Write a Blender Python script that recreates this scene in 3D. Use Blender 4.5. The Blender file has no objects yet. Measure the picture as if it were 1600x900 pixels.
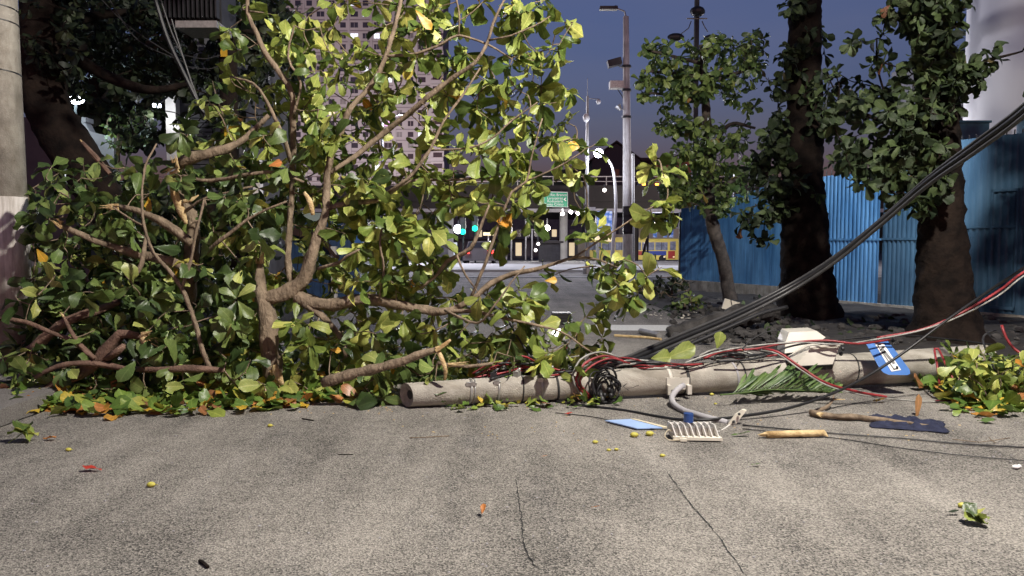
import bpy, math, random
import numpy as np
from mathutils import Vector, Matrix, noise
R = math.radians
rnd = random.Random(7)
C = bpy.context.scene.collection
scene = bpy.context.scene

# ---------------------------------------------------------------- camera
F = 1186.0; PITCH = R(3.62); CZ = 1.5
cam_d = bpy.data.cameras.new('camera'); cam = bpy.data.objects.new('camera', cam_d); C.objects.link(cam)
cam.location = (0, 0, CZ); cam.rotation_euler = (R(90) - PITCH, 0, 0)
cam_d.sensor_width = 36; cam_d.lens = 36 * F / 1600; cam_d.clip_end = 3000; cam_d.clip_start = 0.05
scene.camera = cam
# ---------------------------------------------------------------- world, sun, exposure
w = bpy.data.worlds.new('World'); scene.world = w; w.use_nodes = True
nt = w.node_tree; nt.nodes.clear()
sky = nt.nodes.new('ShaderNodeTexSky'); sky.sky_type = 'NISHITA'; sky.sun_disc = False
sky.sun_elevation = R(3.0); sky.sun_rotation = R(180); sky.altitude = 0
sky.air_density = 1.6; sky.dust_density = 1.0; sky.ozone_density = 6.0
# thin cloud: brightness varies a little over the dusk sky
tc = nt.nodes.new('ShaderNodeTexCoord'); mp = nt.nodes.new('ShaderNodeMapping'); mp.inputs['Scale'].default_value = (1, 1, 4)
nz = nt.nodes.new('ShaderNodeTexNoise'); nz.inputs['Scale'].default_value = 2.2; nz.inputs['Detail'].default_value = 5
cr = nt.nodes.new('ShaderNodeValToRGB')
cr.color_ramp.elements[0].position = .3; cr.color_ramp.elements[0].color = (.84, .92, 1.0, 1)
cr.color_ramp.elements[1].position = .72; cr.color_ramp.elements[1].color = (1.22, 1.10, 1.02, 1)
mx = nt.nodes.new('ShaderNodeMix'); mx.data_type = 'RGBA'; mx.blend_type = 'MULTIPLY'; mx.inputs[0].default_value = 1
bg = nt.nodes.new('ShaderNodeBackground'); bg.inputs['Strength'].default_value = 0.15
wo = nt.nodes.new('ShaderNodeOutputWorld')
nt.links.new(tc.outputs['Generated'], mp.inputs[0]); nt.links.new(mp.outputs[0], nz.inputs['Vector'])
nt.links.new(nz.outputs['Fac'], cr.inputs[0]); nt.links.new(sky.outputs[0], mx.inputs[6]); nt.links.new(cr.outputs[0], mx.inputs[7])
sx0 = nt.nodes.new('ShaderNodeSeparateXYZ'); nt.links.new(tc.outputs['Generated'], sx0.inputs[0])
tr0 = nt.nodes.new('ShaderNodeValToRGB'); e0, e1 = tr0.color_ramp.elements; e0.position = .0; e1.position = .42
e0.color = (1.3, 1.02, 1.9, 1); e1.color = (6.0, 1.56, 1.26, 1); e2 = tr0.color_ramp.elements.new(.15); e2.color = (2.8, 1.25, 1.4, 1)
mx2 = nt.nodes.new('ShaderNodeMix'); mx2.data_type = 'RGBA'; mx2.blend_type = 'MULTIPLY'; mx2.inputs[0].default_value = 1
nt.links.new(sx0.outputs[2], tr0.inputs[0]); nt.links.new(mx.outputs[2], mx2.inputs[6]); nt.links.new(tr0.outputs[0], mx2.inputs[7])
nt.links.new(mx2.outputs[2], bg.inputs[0]); nt.links.new(bg.outputs[0], wo.inputs[0])
sd = bpy.data.lights.new('sun', 'SUN'); sd.energy = 0.03; sd.angle = R(12); sd.color = (1, .85, .8)
so = bpy.data.objects.new('sun', sd); C.objects.link(so); so.rotation_euler = (R(88), 0, R(0))
scene.view_settings.view_transform = 'Standard'; scene.view_settings.look = 'None'
scene.view_settings.exposure = 0.0; scene.view_settings.gamma = 1; scene.view_settings.use_curve_mapping = False
LAMP = (3.1, 2.7, 8.1); LAMP_W = 6000.0      # the street lamp that lights the near road (just above the frame)

# ---------------------------------------------------------------- helpers
def ray(px, py):
    x = (px - 800) / F; u = (450 - py) / F
    return Vector((x, math.cos(PITCH) + u * math.sin(PITCH), -math.sin(PITCH) + u * math.cos(PITCH)))
def P(px, py, Y):
    d = ray(px, py); return Vector((0, 0, CZ)) + d * (Y / d.y)
def G(px, py, z=0.0):
    d = ray(px, py); return Vector((0, 0, CZ)) + d * ((z - CZ) / d.z)

class MB:
    def __init__(s): s.v = []; s.f = []
    def add(s, vs, fs):
        o = len(s.v); s.v += [tuple(v) for v in vs]; s.f += [tuple(i + o for i in f) for f in fs]; return s
    def box(s, c, size, rz=0, M=None):
        hx, hy, hz = size[0] / 2, size[1] / 2, size[2] / 2
        if M is None: M = Matrix.Rotation(rz, 3, 'Z')
        c = Vector(c)
        vs = [c + M @ Vector((x, y, z)) for x in (-hx, hx) for y in (-hy, hy) for z in (-hz, hz)]
        return s.add(vs, [(0, 1, 3, 2), (4, 6, 7, 5), (0, 4, 5, 1), (2, 3, 7, 6), (0, 2, 6, 4), (1, 5, 7, 3)])
    def b2(s, a, b):
        return s.box([(a[i] + b[i]) / 2 for i in range(3)], [abs(b[i] - a[i]) for i in range(3)])
    def tube(s, pts, rad, n=8, cap=True, rough=0.0):
        pts = [Vector(p) for p in pts]
        if not hasattr(rad, '__len__'): rad = [rad] * len(pts)
        t = (pts[1] - pts[0]).normalized()
        a = t.orthogonal().normalized(); o = len(s.v); m = len(pts)
        for i, p in enumerate(pts):
            t2 = (pts[min(i + 1, m - 1)] - pts[max(i - 1, 0)])
            if t2.length > 1e-9: t = t2.normalized()
            a = (a - t * a.dot(t)).normalized(); b = t.cross(a)
            for k in range(n):
                an = 2 * math.pi * k / n
                rr = rad[i] * (1 + (rough * noise.noise(p * 9 + Vector((k * 1.7, 0, 0))) if rough else 0))
                s.v.append(tuple(p + (a * math.cos(an) + b * math.sin(an)) * rr))
        for i in range(m - 1):
            for k in range(n):
                q = (k + 1) % n
                s.f.append((o + i * n + k, o + i * n + q, o + (i + 1) * n + q, o + (i + 1) * n + k))
        if cap:
            s.f.append(tuple(o + k for k in reversed(range(n)))); s.f.append(tuple(o + (m - 1) * n + k for k in range(n)))
        return s
    def prism(s, poly, dvec):
        """extrude a 3-D polygon by dvec"""
        n = len(poly); p = [Vector(q) for q in poly]; d = Vector(dvec)
        return s.add(p + [q + d for q in p], [tuple(reversed(range(n))), tuple(range(n, 2 * n))] + [(i, (i + 1) % n, n + (i + 1) % n, n + i) for i in range(n)])
    def ball(s, c, r, nu=10, nv=7, sc=(1, 1, 1)):
        c = Vector(c); vs = [c + Vector((0, 0, r * sc[2]))]
        for j in range(1, nv):
            th = math.pi * j / nv
            for i in range(nu):
                ph = 2 * math.pi * i / nu
                vs.append(c + Vector((r * sc[0] * math.sin(th) * math.cos(ph), r * sc[1] * math.sin(th) * math.sin(ph), r * sc[2] * math.cos(th))))
        vs.append(c - Vector((0, 0, r * sc[2]))); fs = []
        for i in range(nu): fs.append((0, 1 + i, 1 + (i + 1) % nu))
        for j in range(nv - 2):
            for i in range(nu):
                a = 1 + j * nu + i; b = 1 + j * nu + (i + 1) % nu; fs.append((a, a + nu, b + nu, b))
        l = len(vs) - 1
        for i in range(nu): fs.append((l, 1 + (nv - 2) * nu + (i + 1) % nu, 1 + (nv - 2) * nu + i))
        return s.add(vs, fs)
    def disc(s, c, nrm, r, th, n=20):
        c = Vector(c); nrm = Vector(nrm).normalized(); return s.tube([c, c + nrm * th], r, n)
    def ring(s, c, ax, r, w_, th, n=20):
        """band round a pole: centre c, axis ax, inner radius r, width w_, thickness th"""
        c = Vector(c); ax = Vector(ax).normalized(); a = ax.orthogonal().normalized(); b = ax.cross(a); o = len(s.v)
        for k in range(n):
            an = 2 * math.pi * k / n; d = a * math.cos(an) + b * math.sin(an)
            for (rr, q) in ((r, -w_ / 2), (r + th, -w_ / 2), (r + th, w_ / 2), (r, w_ / 2)): s.v.append(tuple(c + d * rr + ax * q))
        for k in range(n):
            q = (k + 1) % n
            for j in range(4): s.f.append((o + k * 4 + j, o + k * 4 + (j + 1) % 4, o + q * 4 + (j + 1) % 4, o + q * 4 + j))
        return s
    def mesh(s, name, origin=(0, 0, 0), smooth=False):
        me = bpy.data.meshes.new(name); o = np.array(origin, dtype=float)
        v = np.array(s.v, dtype=float).reshape(-1, 3) - o
        me.from_pydata([tuple(q) for q in v], [], s.f); me.update()
        if smooth: me.polygons.foreach_set('use_smooth', [True] * len(me.polygons))
        return me
def tag(o, label=None, cat=None, group=None, kind=None):
    if label: o['label'] = label
    if cat: o['category'] = cat
    if group: o['group'] = group
    if kind: o['kind'] = kind
    return o
def thing(name, label, cat, loc=(0, 0, 0), group=None):
    o = bpy.data.objects.new(name, None); C.objects.link(o); o.location = loc; o.empty_display_size = .1
    return tag(o, label, cat, group)
def wloc(o):
    l = Vector(o.location)
    while o.parent: o = o.parent; l = l + Vector(o.location)
    return l
def part(mb, name, mat, parent, smooth=False, label=None, kind=None):
    """child mesh given in world coordinates"""
    off = wloc(parent)
    me = mb.mesh(name, off, smooth) if isinstance(mb, MB) else mb
    if not isinstance(mb, MB): me.transform(Matrix.Translation(-off))
    o = bpy.data.objects.new(name, me); me.materials.append(mat); C.objects.link(o); o.parent = parent
    return tag(o, label, None, None, kind)
def solo(mb, name, mat, label=None, cat=None, group=None, kind=None, smooth=False):
    if isinstance(mb, MB):
        v = np.array(mb.v); org = ((v[:, 0].min() + v[:, 0].max()) / 2, (v[:, 1].min() + v[:, 1].max()) / 2, v[:, 2].min())
        me = mb.mesh(name, org, smooth)
    else:
        me = mb; n = len(me.vertices); a = np.empty(n * 3); me.vertices.foreach_get('co', a); v = a.reshape(-1, 3)
        org = ((v[:, 0].min() + v[:, 0].max()) / 2, (v[:, 1].min() + v[:, 1].max()) / 2, v[:, 2].min()); me.transform(Matrix.Translation(-Vector(org)))
    o = bpy.data.objects.new(name, me); me.materials.append(mat); C.objects.link(o); o.location = org
    return tag(o, label, cat, group, kind)
def struct(mb, name, mat, smooth=False): return solo(mb, name, mat, kind='structure', smooth=smooth)
def text_mesh(s, size, M, extrude=0.002, align='LEFT'):
    cu = bpy.data.curves.new('text', 'FONT'); cu.body = s; cu.size = size; cu.extrude = extrude; cu.align_x = align
    o = bpy.data.objects.new('text', cu); C.objects.link(o); bpy.context.view_layer.update()
    me = bpy.data.meshes.new_from_object(o.evaluated_get(bpy.context.evaluated_depsgraph_get()))
    bpy.data.objects.remove(o); me.transform(M); return me
def light(name, loc, W, col, parent, r=.1, spot=None, aim=None):
    ld = bpy.data.lights.new(name, 'SPOT' if spot else 'POINT'); ld.energy = W; ld.color = col; ld.shadow_soft_size = r
    if spot: ld.spot_size = R(spot); ld.spot_blend = .5
    o = bpy.data.objects.new(name, ld); C.objects.link(o); o.location = Vector(loc) - (wloc(parent) if parent else Vector())
    if aim: o.rotation_euler = (Vector(aim) - Vector(loc)).to_track_quat('-Z', 'Y').to_euler()
    o.parent = parent; return o
def catmull(pts, step=.08):
    """pts: list of tuples of equal length; smooth resample"""
    p = [np.array(q, float) for q in pts]; p = [2 * p[0] - p[1]] + p + [2 * p[-1] - p[-2]]; out = []
    for i in range(1, len(p) - 2):
        n = max(1, int(np.linalg.norm((p[i + 1] - p[i])[:3]) / step))
        for k in range(n):
            t = k / n; a, b, c, d = p[i - 1:i + 3]
            q = .5 * ((2 * b) + (-a + c) * t + (2 * a - 5 * b + 4 * c - d) * t * t + (-a + 3 * b - 3 * c + d) * t ** 3)
            q[3:] = (b + (c - b) * t)[3:]
            out.append(q)
    out.append(p[-2]); return np.array(out)

# ---------------------------------------------------------------- materials
def newmat(name):
    m = bpy.data.materials.new(name); m.use_nodes = True; n = m.node_tree; return m, n, n.nodes['Principled BSDF']
def mat(name, col, rough=.6, metal=0, var=.25, scale=6, bump=.0, bscale=40, emit=None, es=0, spec=.5, col2=None, stretch=None, streak=None, dirt=(.35, .33, .30)):
    m, n, b = newmat(name); b.inputs['Roughness'].default_value = rough; b.inputs['Metallic'].default_value = metal
    b.inputs['Specular IOR Level'].default_value = spec
    t = n.nodes.new('ShaderNodeTexCoord'); vec = t.outputs['Object']
    if stretch:
        mpn = n.nodes.new('ShaderNodeMapping'); mpn.inputs['Scale'].default_value = stretch; n.links.new(vec, mpn.inputs[0]); vec = mpn.outputs[0]
    nz = n.nodes.new('ShaderNodeTexNoise'); nz.inputs['Scale'].default_value = scale; nz.inputs['Detail'].default_value = 6; n.links.new(vec, nz.inputs['Vector'])
    r = n.nodes.new('ShaderNodeValToRGB'); c2 = col2 or [min(1, c * (1 + var)) for c in col]; c1 = col if col2 else [c * (1 - var) for c in col]
    r.color_ramp.elements[0].position = .32; r.color_ramp.elements[1].position = .68
    r.color_ramp.elements[0].color = (*c1, 1); r.color_ramp.elements[1].color = (*c2, 1)
    n.links.new(nz.outputs['Fac'], r.inputs[0]); n.links.new(r.outputs[0], b.inputs['Base Color'])
    if streak:
        mq = n.nodes.new('ShaderNodeMapping'); mq.inputs['Scale'].default_value = streak; n.links.new(t.outputs['Object'], mq.inputs[0])
        zq = n.nodes.new('ShaderNodeTexNoise'); zq.inputs['Scale'].default_value = 1; zq.inputs['Detail'].default_value = 8; zq.inputs['Roughness'].default_value = .7; n.links.new(mq.outputs[0], zq.inputs['Vector'])
        rq = n.nodes.new('ShaderNodeValToRGB'); rq.color_ramp.elements[0].position = .42; rq.color_ramp.elements[1].position = .62; rq.color_ramp.elements[0].color = (1, 1, 1, 1); rq.color_ramp.elements[1].color = (*dirt, 1)
        n.links.new(zq.outputs['Fac'], rq.inputs[0]); mm = n.nodes.new('ShaderNodeMix'); mm.data_type = 'RGBA'; mm.blend_type = 'MULTIPLY'; mm.inputs[0].default_value = .75
        n.links.new(r.outputs[0], mm.inputs[6]); n.links.new(rq.outputs[0], mm.inputs[7]); n.links.new(mm.outputs[2], b.inputs['Base Color'])
    if bump:
        z2 = n.nodes.new('ShaderNodeTexNoise'); z2.inputs['Scale'].default_value = bscale; z2.inputs['Detail'].default_value = 4; n.links.new(vec, z2.inputs['Vector'])
        bp = n.nodes.new('ShaderNodeBump'); bp.inputs['Strength'].default_value = bump; bp.inputs['Distance'].default_value = .02
        n.links.new(z2.outputs['Fac'], bp.inputs['Height']); n.links.new(bp.outputs[0], b.inputs['Normal'])
    if emit: b.inputs['Emission Color'].default_value = (*emit, 1); b.inputs['Emission Strength'].default_value = es
    return m
def leafmat(name, ramp, rough=.42, trans=.2, back=1.3):
    m, n, b = newmat(name); g = n.nodes.new('ShaderNodeNewGeometry'); r = n.nodes.new('ShaderNodeValToRGB')
    el = r.color_ramp.elements
    while len(el) < len(ramp): el.new(.5)
    for e, (p, c) in zip(el, ramp): e.position = p; e.color = (*c, 1)
    n.links.new(g.outputs['Random Per Island'], r.inputs[0])
    nz = n.nodes.new('ShaderNodeTexNoise'); nz.inputs['Scale'].default_value = 22; nz.inputs['Detail'].default_value = 3
    t = n.nodes.new('ShaderNodeTexCoord'); n.links.new(t.outputs['Object'], nz.inputs['Vector'])
    mr = n.nodes.new('ShaderNodeMapRange'); mr.inputs[3].default_value = .72; mr.inputs[4].default_value = 1.28; n.links.new(nz.outputs['Fac'], mr.inputs[0])
    mb_ = n.nodes.new('ShaderNodeMapRange'); mb_.inputs[3].default_value = 1; mb_.inputs[4].default_value = back; n.links.new(g.outputs['Backfacing'], mb_.inputs[0])
    mu = n.nodes.new('ShaderNodeMath'); mu.operation = 'MULTIPLY'; n.links.new(mr.outputs[0], mu.inputs[0]); n.links.new(mb_.outputs[0], mu.inputs[1])
    vm = n.nodes.new('ShaderNodeVectorMath'); vm.operation = 'SCALE'; n.links.new(r.outputs[0], vm.inputs[0]); n.links.new(mu.outputs[0], vm.inputs['Scale'])
    at = n.nodes.new('ShaderNodeAttribute'); at.attribute_name = 'luv'; sx_ = n.nodes.new('ShaderNodeSeparateXYZ'); n.links.new(at.outputs['Vector'], sx_.inputs[0])
    def mth(op, x, y=None):
        q = n.nodes.new('ShaderNodeMath'); q.operation = op
        for i, z in enumerate((x, y)):
            if z is None: continue
            if isinstance(z, (int, float)): q.inputs[i].default_value = z
            else: n.links.new(z, q.inputs[i])
        return q.outputs[0]
    av = mth('ABSOLUTE', mth('SUBTRACT', sx_.outputs[1], .5)); mid = mth('LESS_THAN', av, .035)
    side = mth('GREATER_THAN', mth('SINE', mth('SUBTRACT', mth('MULTIPLY', sx_.outputs[0], 46), mth('MULTIPLY', av, 26))), .86)
    vein = mth('MULTIPLY', mth('MAXIMUM', mid, mth('MULTIPLY', side, .45)), .55)
    vmx = n.nodes.new('ShaderNodeMix'); vmx.data_type = 'RGBA'; n.links.new(vein, vmx.inputs[0]); n.links.new(vm.outputs[0], vmx.inputs[6])
    vs2 = n.nodes.new('ShaderNodeVectorMath'); vs2.operation = 'MULTIPLY'; n.links.new(vm.outputs[0], vs2.inputs[0]); vs2.inputs[1].default_value = (2.0, 1.7, 2.2); n.links.new(vs2.outputs[0], vmx.inputs[7])
    class _O: outputs = [vmx.outputs[2]]
    vm = _O
    n.links.new(vm.outputs[0], b.inputs['Base Color']); b.inputs['Roughness'].default_value = rough
    tr = n.nodes.new('ShaderNodeBsdfTranslucent'); n.links.new(vm.outputs[0], tr.inputs[0])
    ms = n.nodes.new('ShaderNodeMixShader'); ms.inputs[0].default_value = trans
    out = n.nodes['Material Output']; n.links.new(b.outputs[0], ms.inputs[1]); n.links.new(tr.outputs[0], ms.inputs[2]); n.links.new(ms.outputs[0], out.inputs[0])
    bp = n.nodes.new('ShaderNodeBump'); bp.inputs['Strength'].default_value = .25; bp.inputs['Distance'].default_value = .01
    n.links.new(nz.outputs['Fac'], bp.inputs['Height']); n.links.new(bp.outputs[0], b.inputs['Normal'])
    return m
def asphalt(name, dark, lite, amt=1.0):
    m, n, b = newmat(name); t = n.nodes.new('ShaderNodeTexCoord')
    v1 = n.nodes.new('ShaderNodeTexVoronoi'); v1.inputs['Scale'].default_value = 120; n.links.new(t.outputs['Object'], v1.inputs['Vector'])
    n1 = n.nodes.new('ShaderNodeTexNoise'); n1.inputs['Scale'].default_value = 78; n1.inputs['Detail'].default_value = 6; n1.inputs['Roughness'].default_value = .75; n.links.new(t.outputs['Object'], n1.inputs['Vector'])
    n2 = n.nodes.new('ShaderNodeTexNoise'); n2.inputs['Scale'].default_value = .8; n2.inputs['Detail'].default_value = 5; n.links.new(t.outputs['Object'], n2.inputs['Vector'])
    n3 = n.nodes.new('ShaderNodeTexNoise'); n3.inputs['Scale'].default_value = 7; n3.inputs['Detail'].default_value = 6; n.links.new(t.outputs['Object'], n3.inputs['Vector'])
    sp = n.nodes.new('ShaderNodeSeparateColor'); n.links.new(v1.outputs['Color'], sp.inputs[0])
    def math_(op, a, bb):
        q = n.nodes.new('ShaderNodeMath'); q.operation = op
        for i, x in enumerate((a, bb)):
            if isinstance(x, (int, float)): q.inputs[i].default_value = x
            else: n.links.new(x, q.inputs[i])
        return q.outputs[0]
    f = math_('ADD', math_('MULTIPLY', sp.outputs[0], .5 * amt), math_('ADD', math_('MULTIPLY', n1.outputs['Fac'], 1.35), -.27))
    mp_ = n.nodes.new('ShaderNodeMapping'); mp_.inputs['Scale'].default_value = (1.5, .16, 1); n.links.new(t.outputs['Object'], mp_.inputs[0])
    n4 = n.nodes.new('ShaderNodeTexNoise'); n4.inputs['Scale'].default_value = 1.4; n4.inputs['Detail'].default_value = 4; n.links.new(mp_.outputs[0], n4.inputs['Vector'])
    f = math_('ADD', f, math_('MULTIPLY', math_('SUBTRACT', n4.outputs['Fac'], .5), .55))
    f = math_('ADD', f, math_('MULTIPLY', math_('SUBTRACT', n2.outputs['Fac'], .5), .6))
    f = math_('ADD', f, math_('MULTIPLY', math_('SUBTRACT', n3.outputs['Fac'], .5), .25))
    r = n.nodes.new('ShaderNodeValToRGB'); r.color_ramp.elements[0].position = .3; r.color_ramp.elements[1].position = 1.0
    r.color_ramp.elements[0].color = (*dark, 1); r.color_ramp.elements[1].color = (*lite, 1)
    n.links.new(f, r.inputs[0]); n.links.new(r.outputs[0], b.inputs['Base Color']); b.inputs['Roughness'].default_value = .85; b.inputs['Specular IOR Level'].default_value = .3
    bp = n.nodes.new('ShaderNodeBump'); bp.inputs['Strength'].default_value = 1.0; bp.inputs['Distance'].default_value = .006
    n.links.new(math_('ADD', n1.outputs['Fac'], math_('MULTIPLY', v1.outputs['Distance'], 1.0)), bp.inputs['Height']); n.links.new(bp.outputs[0], b.inputs['Normal'])
    return m

GREEN = [(0, (.035, .065, .015)), (.25, (.10, .155, .03)), (.5, (.19, .245, .05)), (.8, (.33, .38, .09)), (.99, (.46, .46, .11)), (.985, (.6, .45, .03)), (1, (.45, .2, .03))]
GDEEP = [(0, (.025, .045, .013)), (.3, (.055, .095, .026)), (.6, (.11, .165, .042)), (.88, (.21, .275, .075)), (.985, (.34, .37, .10)), (1, (.5, .3, .03))]
M = dict(
    leaf=leafmat('leaf_green', GREEN), leafD=leafmat('leaf_full_green', GDEEP),
    leafR=leafmat('leaf_dimmed_green', [(0, (.010, .020, .008)), (.5, (.03, .05, .017)), (.9, (.065, .10, .03)), (.985, (.06, .08, .03)), (1, (.15, .06, .03))], rough=.65),  # green darkened to stand for the weak light on the right-hand crowns
    leafmid=leafmat('leaf_mid_green', [(0, (.04, .075, .025)), (.5, (.11, .17, .045)), (.9, (.20, .27, .075)), (.985, (.16, .2, .05)), (1, (.28, .15, .04))]),
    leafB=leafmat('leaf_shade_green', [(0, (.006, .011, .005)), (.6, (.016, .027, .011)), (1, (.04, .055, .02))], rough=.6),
    litter=leafmat('litter_leaf', [(0, (.05, .10, .02)), (.35, (.11, .19, .03)), (.58, (.2, .27, .05)), (.7, (.3, .3, .05)), (.80, (.55, .36, .04)), (.88, (.42, .18, .05)), (1, (.2, .1, .05))], trans=.15),
    yellow=leafmat('leaf_yellow', [(0, (.62, .42, .03)), (1, (.55, .3, .04))], trans=.2),
    orange=leafmat('leaf_orange', [(0, (.55, .2, .04)), (1, (.4, .17, .05))], trans=.1),
    dry=leafmat('leaf_dry', [(0, (.30, .16, .06)), (1, (.36, .2, .08))], trans=.1),
    redleaf=leafmat('leaf_red', [(0, (.4, .03, .02)), (1, (.45, .05, .03))], trans=.1),
    palm=leafmat('palm_green', [(0, (.05, .10, .03)), (1, (.12, .19, .05))], trans=.15),
    barkyoung=mat('bark_young', (.035, .028, .022), .9, col2=(.09, .072, .058), scale=8, bump=.8, bscale=40),
    bark=mat('bark', (.13, .095, .062), .85, col2=(.29, .22, .15), scale=13, bump=1.0, bscale=38, stretch=(1, 1, .5)),
    barkred=mat('bark_red', (.10, .058, .04), .85, col2=(.22, .135, .095), scale=9, bump=.7, bscale=45),
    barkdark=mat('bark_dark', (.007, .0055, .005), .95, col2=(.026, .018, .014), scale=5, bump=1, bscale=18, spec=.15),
    wood=mat('torn_wood', (.42, .27, .11), .7, col2=(.72, .56, .30), scale=14, bump=.6, bscale=60),
    conc=mat('concrete', (.30, .28, .24), .85, col2=(.46, .43, .37), scale=5, bump=.45, bscale=80, streak=(2.2, 9, 3), dirt=(.55, .52, .48)),
    conc2=mat('broken_concrete', (.24, .21, .18), .95, col2=(.38, .34, .29), scale=25, bump=.8, bscale=60),
    concL=mat('concrete_painted', (.60, .57, .53), .85, col2=(.78, .75, .70), scale=3, bump=.25, bscale=60, streak=(14, 14, 1.2), dirt=(.5, .47, .43)),
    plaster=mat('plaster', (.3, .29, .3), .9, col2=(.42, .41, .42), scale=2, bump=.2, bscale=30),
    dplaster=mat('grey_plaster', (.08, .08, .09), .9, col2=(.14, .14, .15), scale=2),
    black=mat('black_rubber', (.012, .012, .013), .45, var=.3),
    cableg=mat('grey_cable', (.045, .045, .045), .5), cablew=mat('white_cable', (.36, .36, .33), .5, streak=(9, 9, 9)), cabler=mat('red_cable', (.30, .03, .035), .45, streak=(9, 9, 9)),
    steel=mat('galvanised_steel', (.38, .37, .35), .45, metal=.6, var=.2, scale=20),
    dmetal=mat('dark_metal', (.03, .03, .033), .5, metal=.3), wpaint=mat('white_paint', (.72, .70, .66), .5, var=.1, scale=9),
    boxw=mat('beige_plastic', (.52, .49, .42), .45, col2=(.62, .59, .52), scale=5), grime=mat('grime', (.03, .03, .03), .8),
    aswet=mat('crack_dark', (.02, .02, .02), .9), blue=mat('blue_sign', (.05, .16, .45), .4, var=.12), white=mat('white_board', (.8, .8, .78), .5, var=.05),
    navy=mat('navy_cloth', (.008, .011, .03), .9, col2=(.02, .025, .06), scale=20, bump=.3, bscale=120),
    lblue=mat('pale_blue_board', (.35, .50, .80), .35, var=.08), cap=mat('blue_cap', (.02, .06, .22), .35, var=.1),
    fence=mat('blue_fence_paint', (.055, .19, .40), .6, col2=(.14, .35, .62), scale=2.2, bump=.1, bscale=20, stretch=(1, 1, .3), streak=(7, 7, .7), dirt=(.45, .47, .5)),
    fence_shaded=mat('blue_fence_shaded', (.03, .085, .15), .65, col2=(.065, .14, .22), scale=2.5, bump=.1, bscale=20, stretch=(1, 1, .3)),  # same fence paint, darkened to put the shade of these sections into colour
    teal=mat('teal_paint', (.035, .11, .15), .6), soil=mat('soil', (.018, .016, .015), .95, col2=(.05, .045, .04), scale=4, bump=1, bscale=22),
    rubble=mat('rubble', (.03, .028, .027), .95, col2=(.09, .085, .08), scale=6, bump=1, bscale=25),
    silo=mat('silo_white', (.72, .71, .70), .55, col2=(.84, .83, .82), scale=.5, stretch=(1, 1, .15)),
    tower=mat('tower_render', (.29, .26, .255), .9, col2=(.38, .345, .34), scale=.12), towerd=mat('tower_band', (.2, .17, .18), .9, var=.1),
    blind=mat('window_blind', (.10, .09, .09), .5, col2=(.22, .2, .19), scale=.3), glass=mat('dark_glass', (.02, .025, .035), .12, var=.3, scale=.4), lit=mat('lit_window', (.8, .85, .9), .5, emit=(.8, .9, 1), es=.9), litp=mat('lit_window_pink', (.8, .5, .8), .5, emit=(1, .45, .9), es=.5), litw=mat('lit_window_warm', (.8, .7, .4), .5, emit=(1, .8, .5), es=.7),
    over=mat('overpass_concrete', (.022, .019, .018), .9, col2=(.045, .038, .035), scale=.3), house=mat('house_wall', (.05, .045, .05), .9), brick=mat('orange_brick', (.5, .18, .10), .9, col2=(.6, .28, .17), scale=3),
    roof=mat('roof_tile', (.05, .035, .03), .9), hill=mat('hill_dark', (.012, .018, .015), 1, col2=(.03, .04, .03), scale=.1),
    pave=mat('pavement', (.3, .3, .29), .9, col2=(.42, .42, .41), scale=1, bump=.2, bscale=30), paint=mat('road_paint', (.6, .6, .56), .7, col2=(.8, .8, .76), scale=30),
    busY=mat('bus_yellow', (.62, .5, .10), .35, var=.1, scale=.5), busR=mat('bus_red', (.35, .04, .03), .35, var=.1), busB=mat('bus_blue', (.03, .06, .25), .35, var=.1),
    busW=mat('bus_window', (.10, .12, .15), .15, col2=(.25, .28, .32), scale=2), tyre=mat('tyre', (.015, .015, .015), .9),
    cream=mat('cream_wall', (.6, .53, .38), .8, var=.12, scale=.5), green=mat('green_sign', (.0, .36, .17), .4, var=.06), brown=mat('roof_brown', (.05, .022, .016), .8),
    bluedark=mat('blue_shutter', (.03, .07, .16), .5, var=.2), ad=None, glowW=mat('lamp_glow', (1, 1, 1), .5, emit=(.8, .85, 1), es=26), glowS=mat('small_lamp_glow', (1, 1, 1), .5, emit=(1, .93, .85), es=7),
    glowG=mat('green_light', (.0, .6, .4), .5, emit=(.0, 1, .55), es=5), glowR=mat('red_light', (.6, .0, .0), .5, emit=(1, .05, .04), es=5), glowO=mat('orange_light', (.6, .2, .0), .5, emit=(1, .3, .04), es=9),
    car=mat('car_paint', (.07, .07, .08), .3, var=.1), fruit=mat('almond_fruit', (.42, .42, .06), .5, col2=(.6, .5, .1), scale=30), tin=mat('tin_white', (.7, .66, .55), .6, var=.1),
)
# advertisement panel: blurred blue-white print lit from behind
m, n, b = newmat('backlit_poster'); t = n.nodes.new('ShaderNodeTexCoord'); v = n.nodes.new('ShaderNodeTexVoronoi'); v.inputs['Scale'].default_value = 5
n.links.new(t.outputs['Object'], v.inputs['Vector']); r = n.nodes.new('ShaderNodeValToRGB'); r.color_ramp.elements[0].color = (.75, .82, 1, 1); r.color_ramp.elements[1].color = (.06, .16, .5, 1)
r.color_ramp.elements[1].position = .7; n.links.new(v.outputs['Distance'], r.inputs[0]); n.links.new(r.outputs[0], b.inputs['Base Color']); n.links.new(r.outputs[0], b.inputs['Emission Color']); b.inputs['Emission Strength'].default_value = .55
M['ad'] = m
M['road'] = asphalt('road_asphalt', (.028, .027, .026), (.41, .38, .335))
M['ground'] = asphalt('ground_asphalt', (.03, .03, .03), (.13, .13, .13), .6)
M['walk'] = asphalt('sidewalk_concrete', (.12, .11, .10), (.34, .32, .30), .5)

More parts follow.
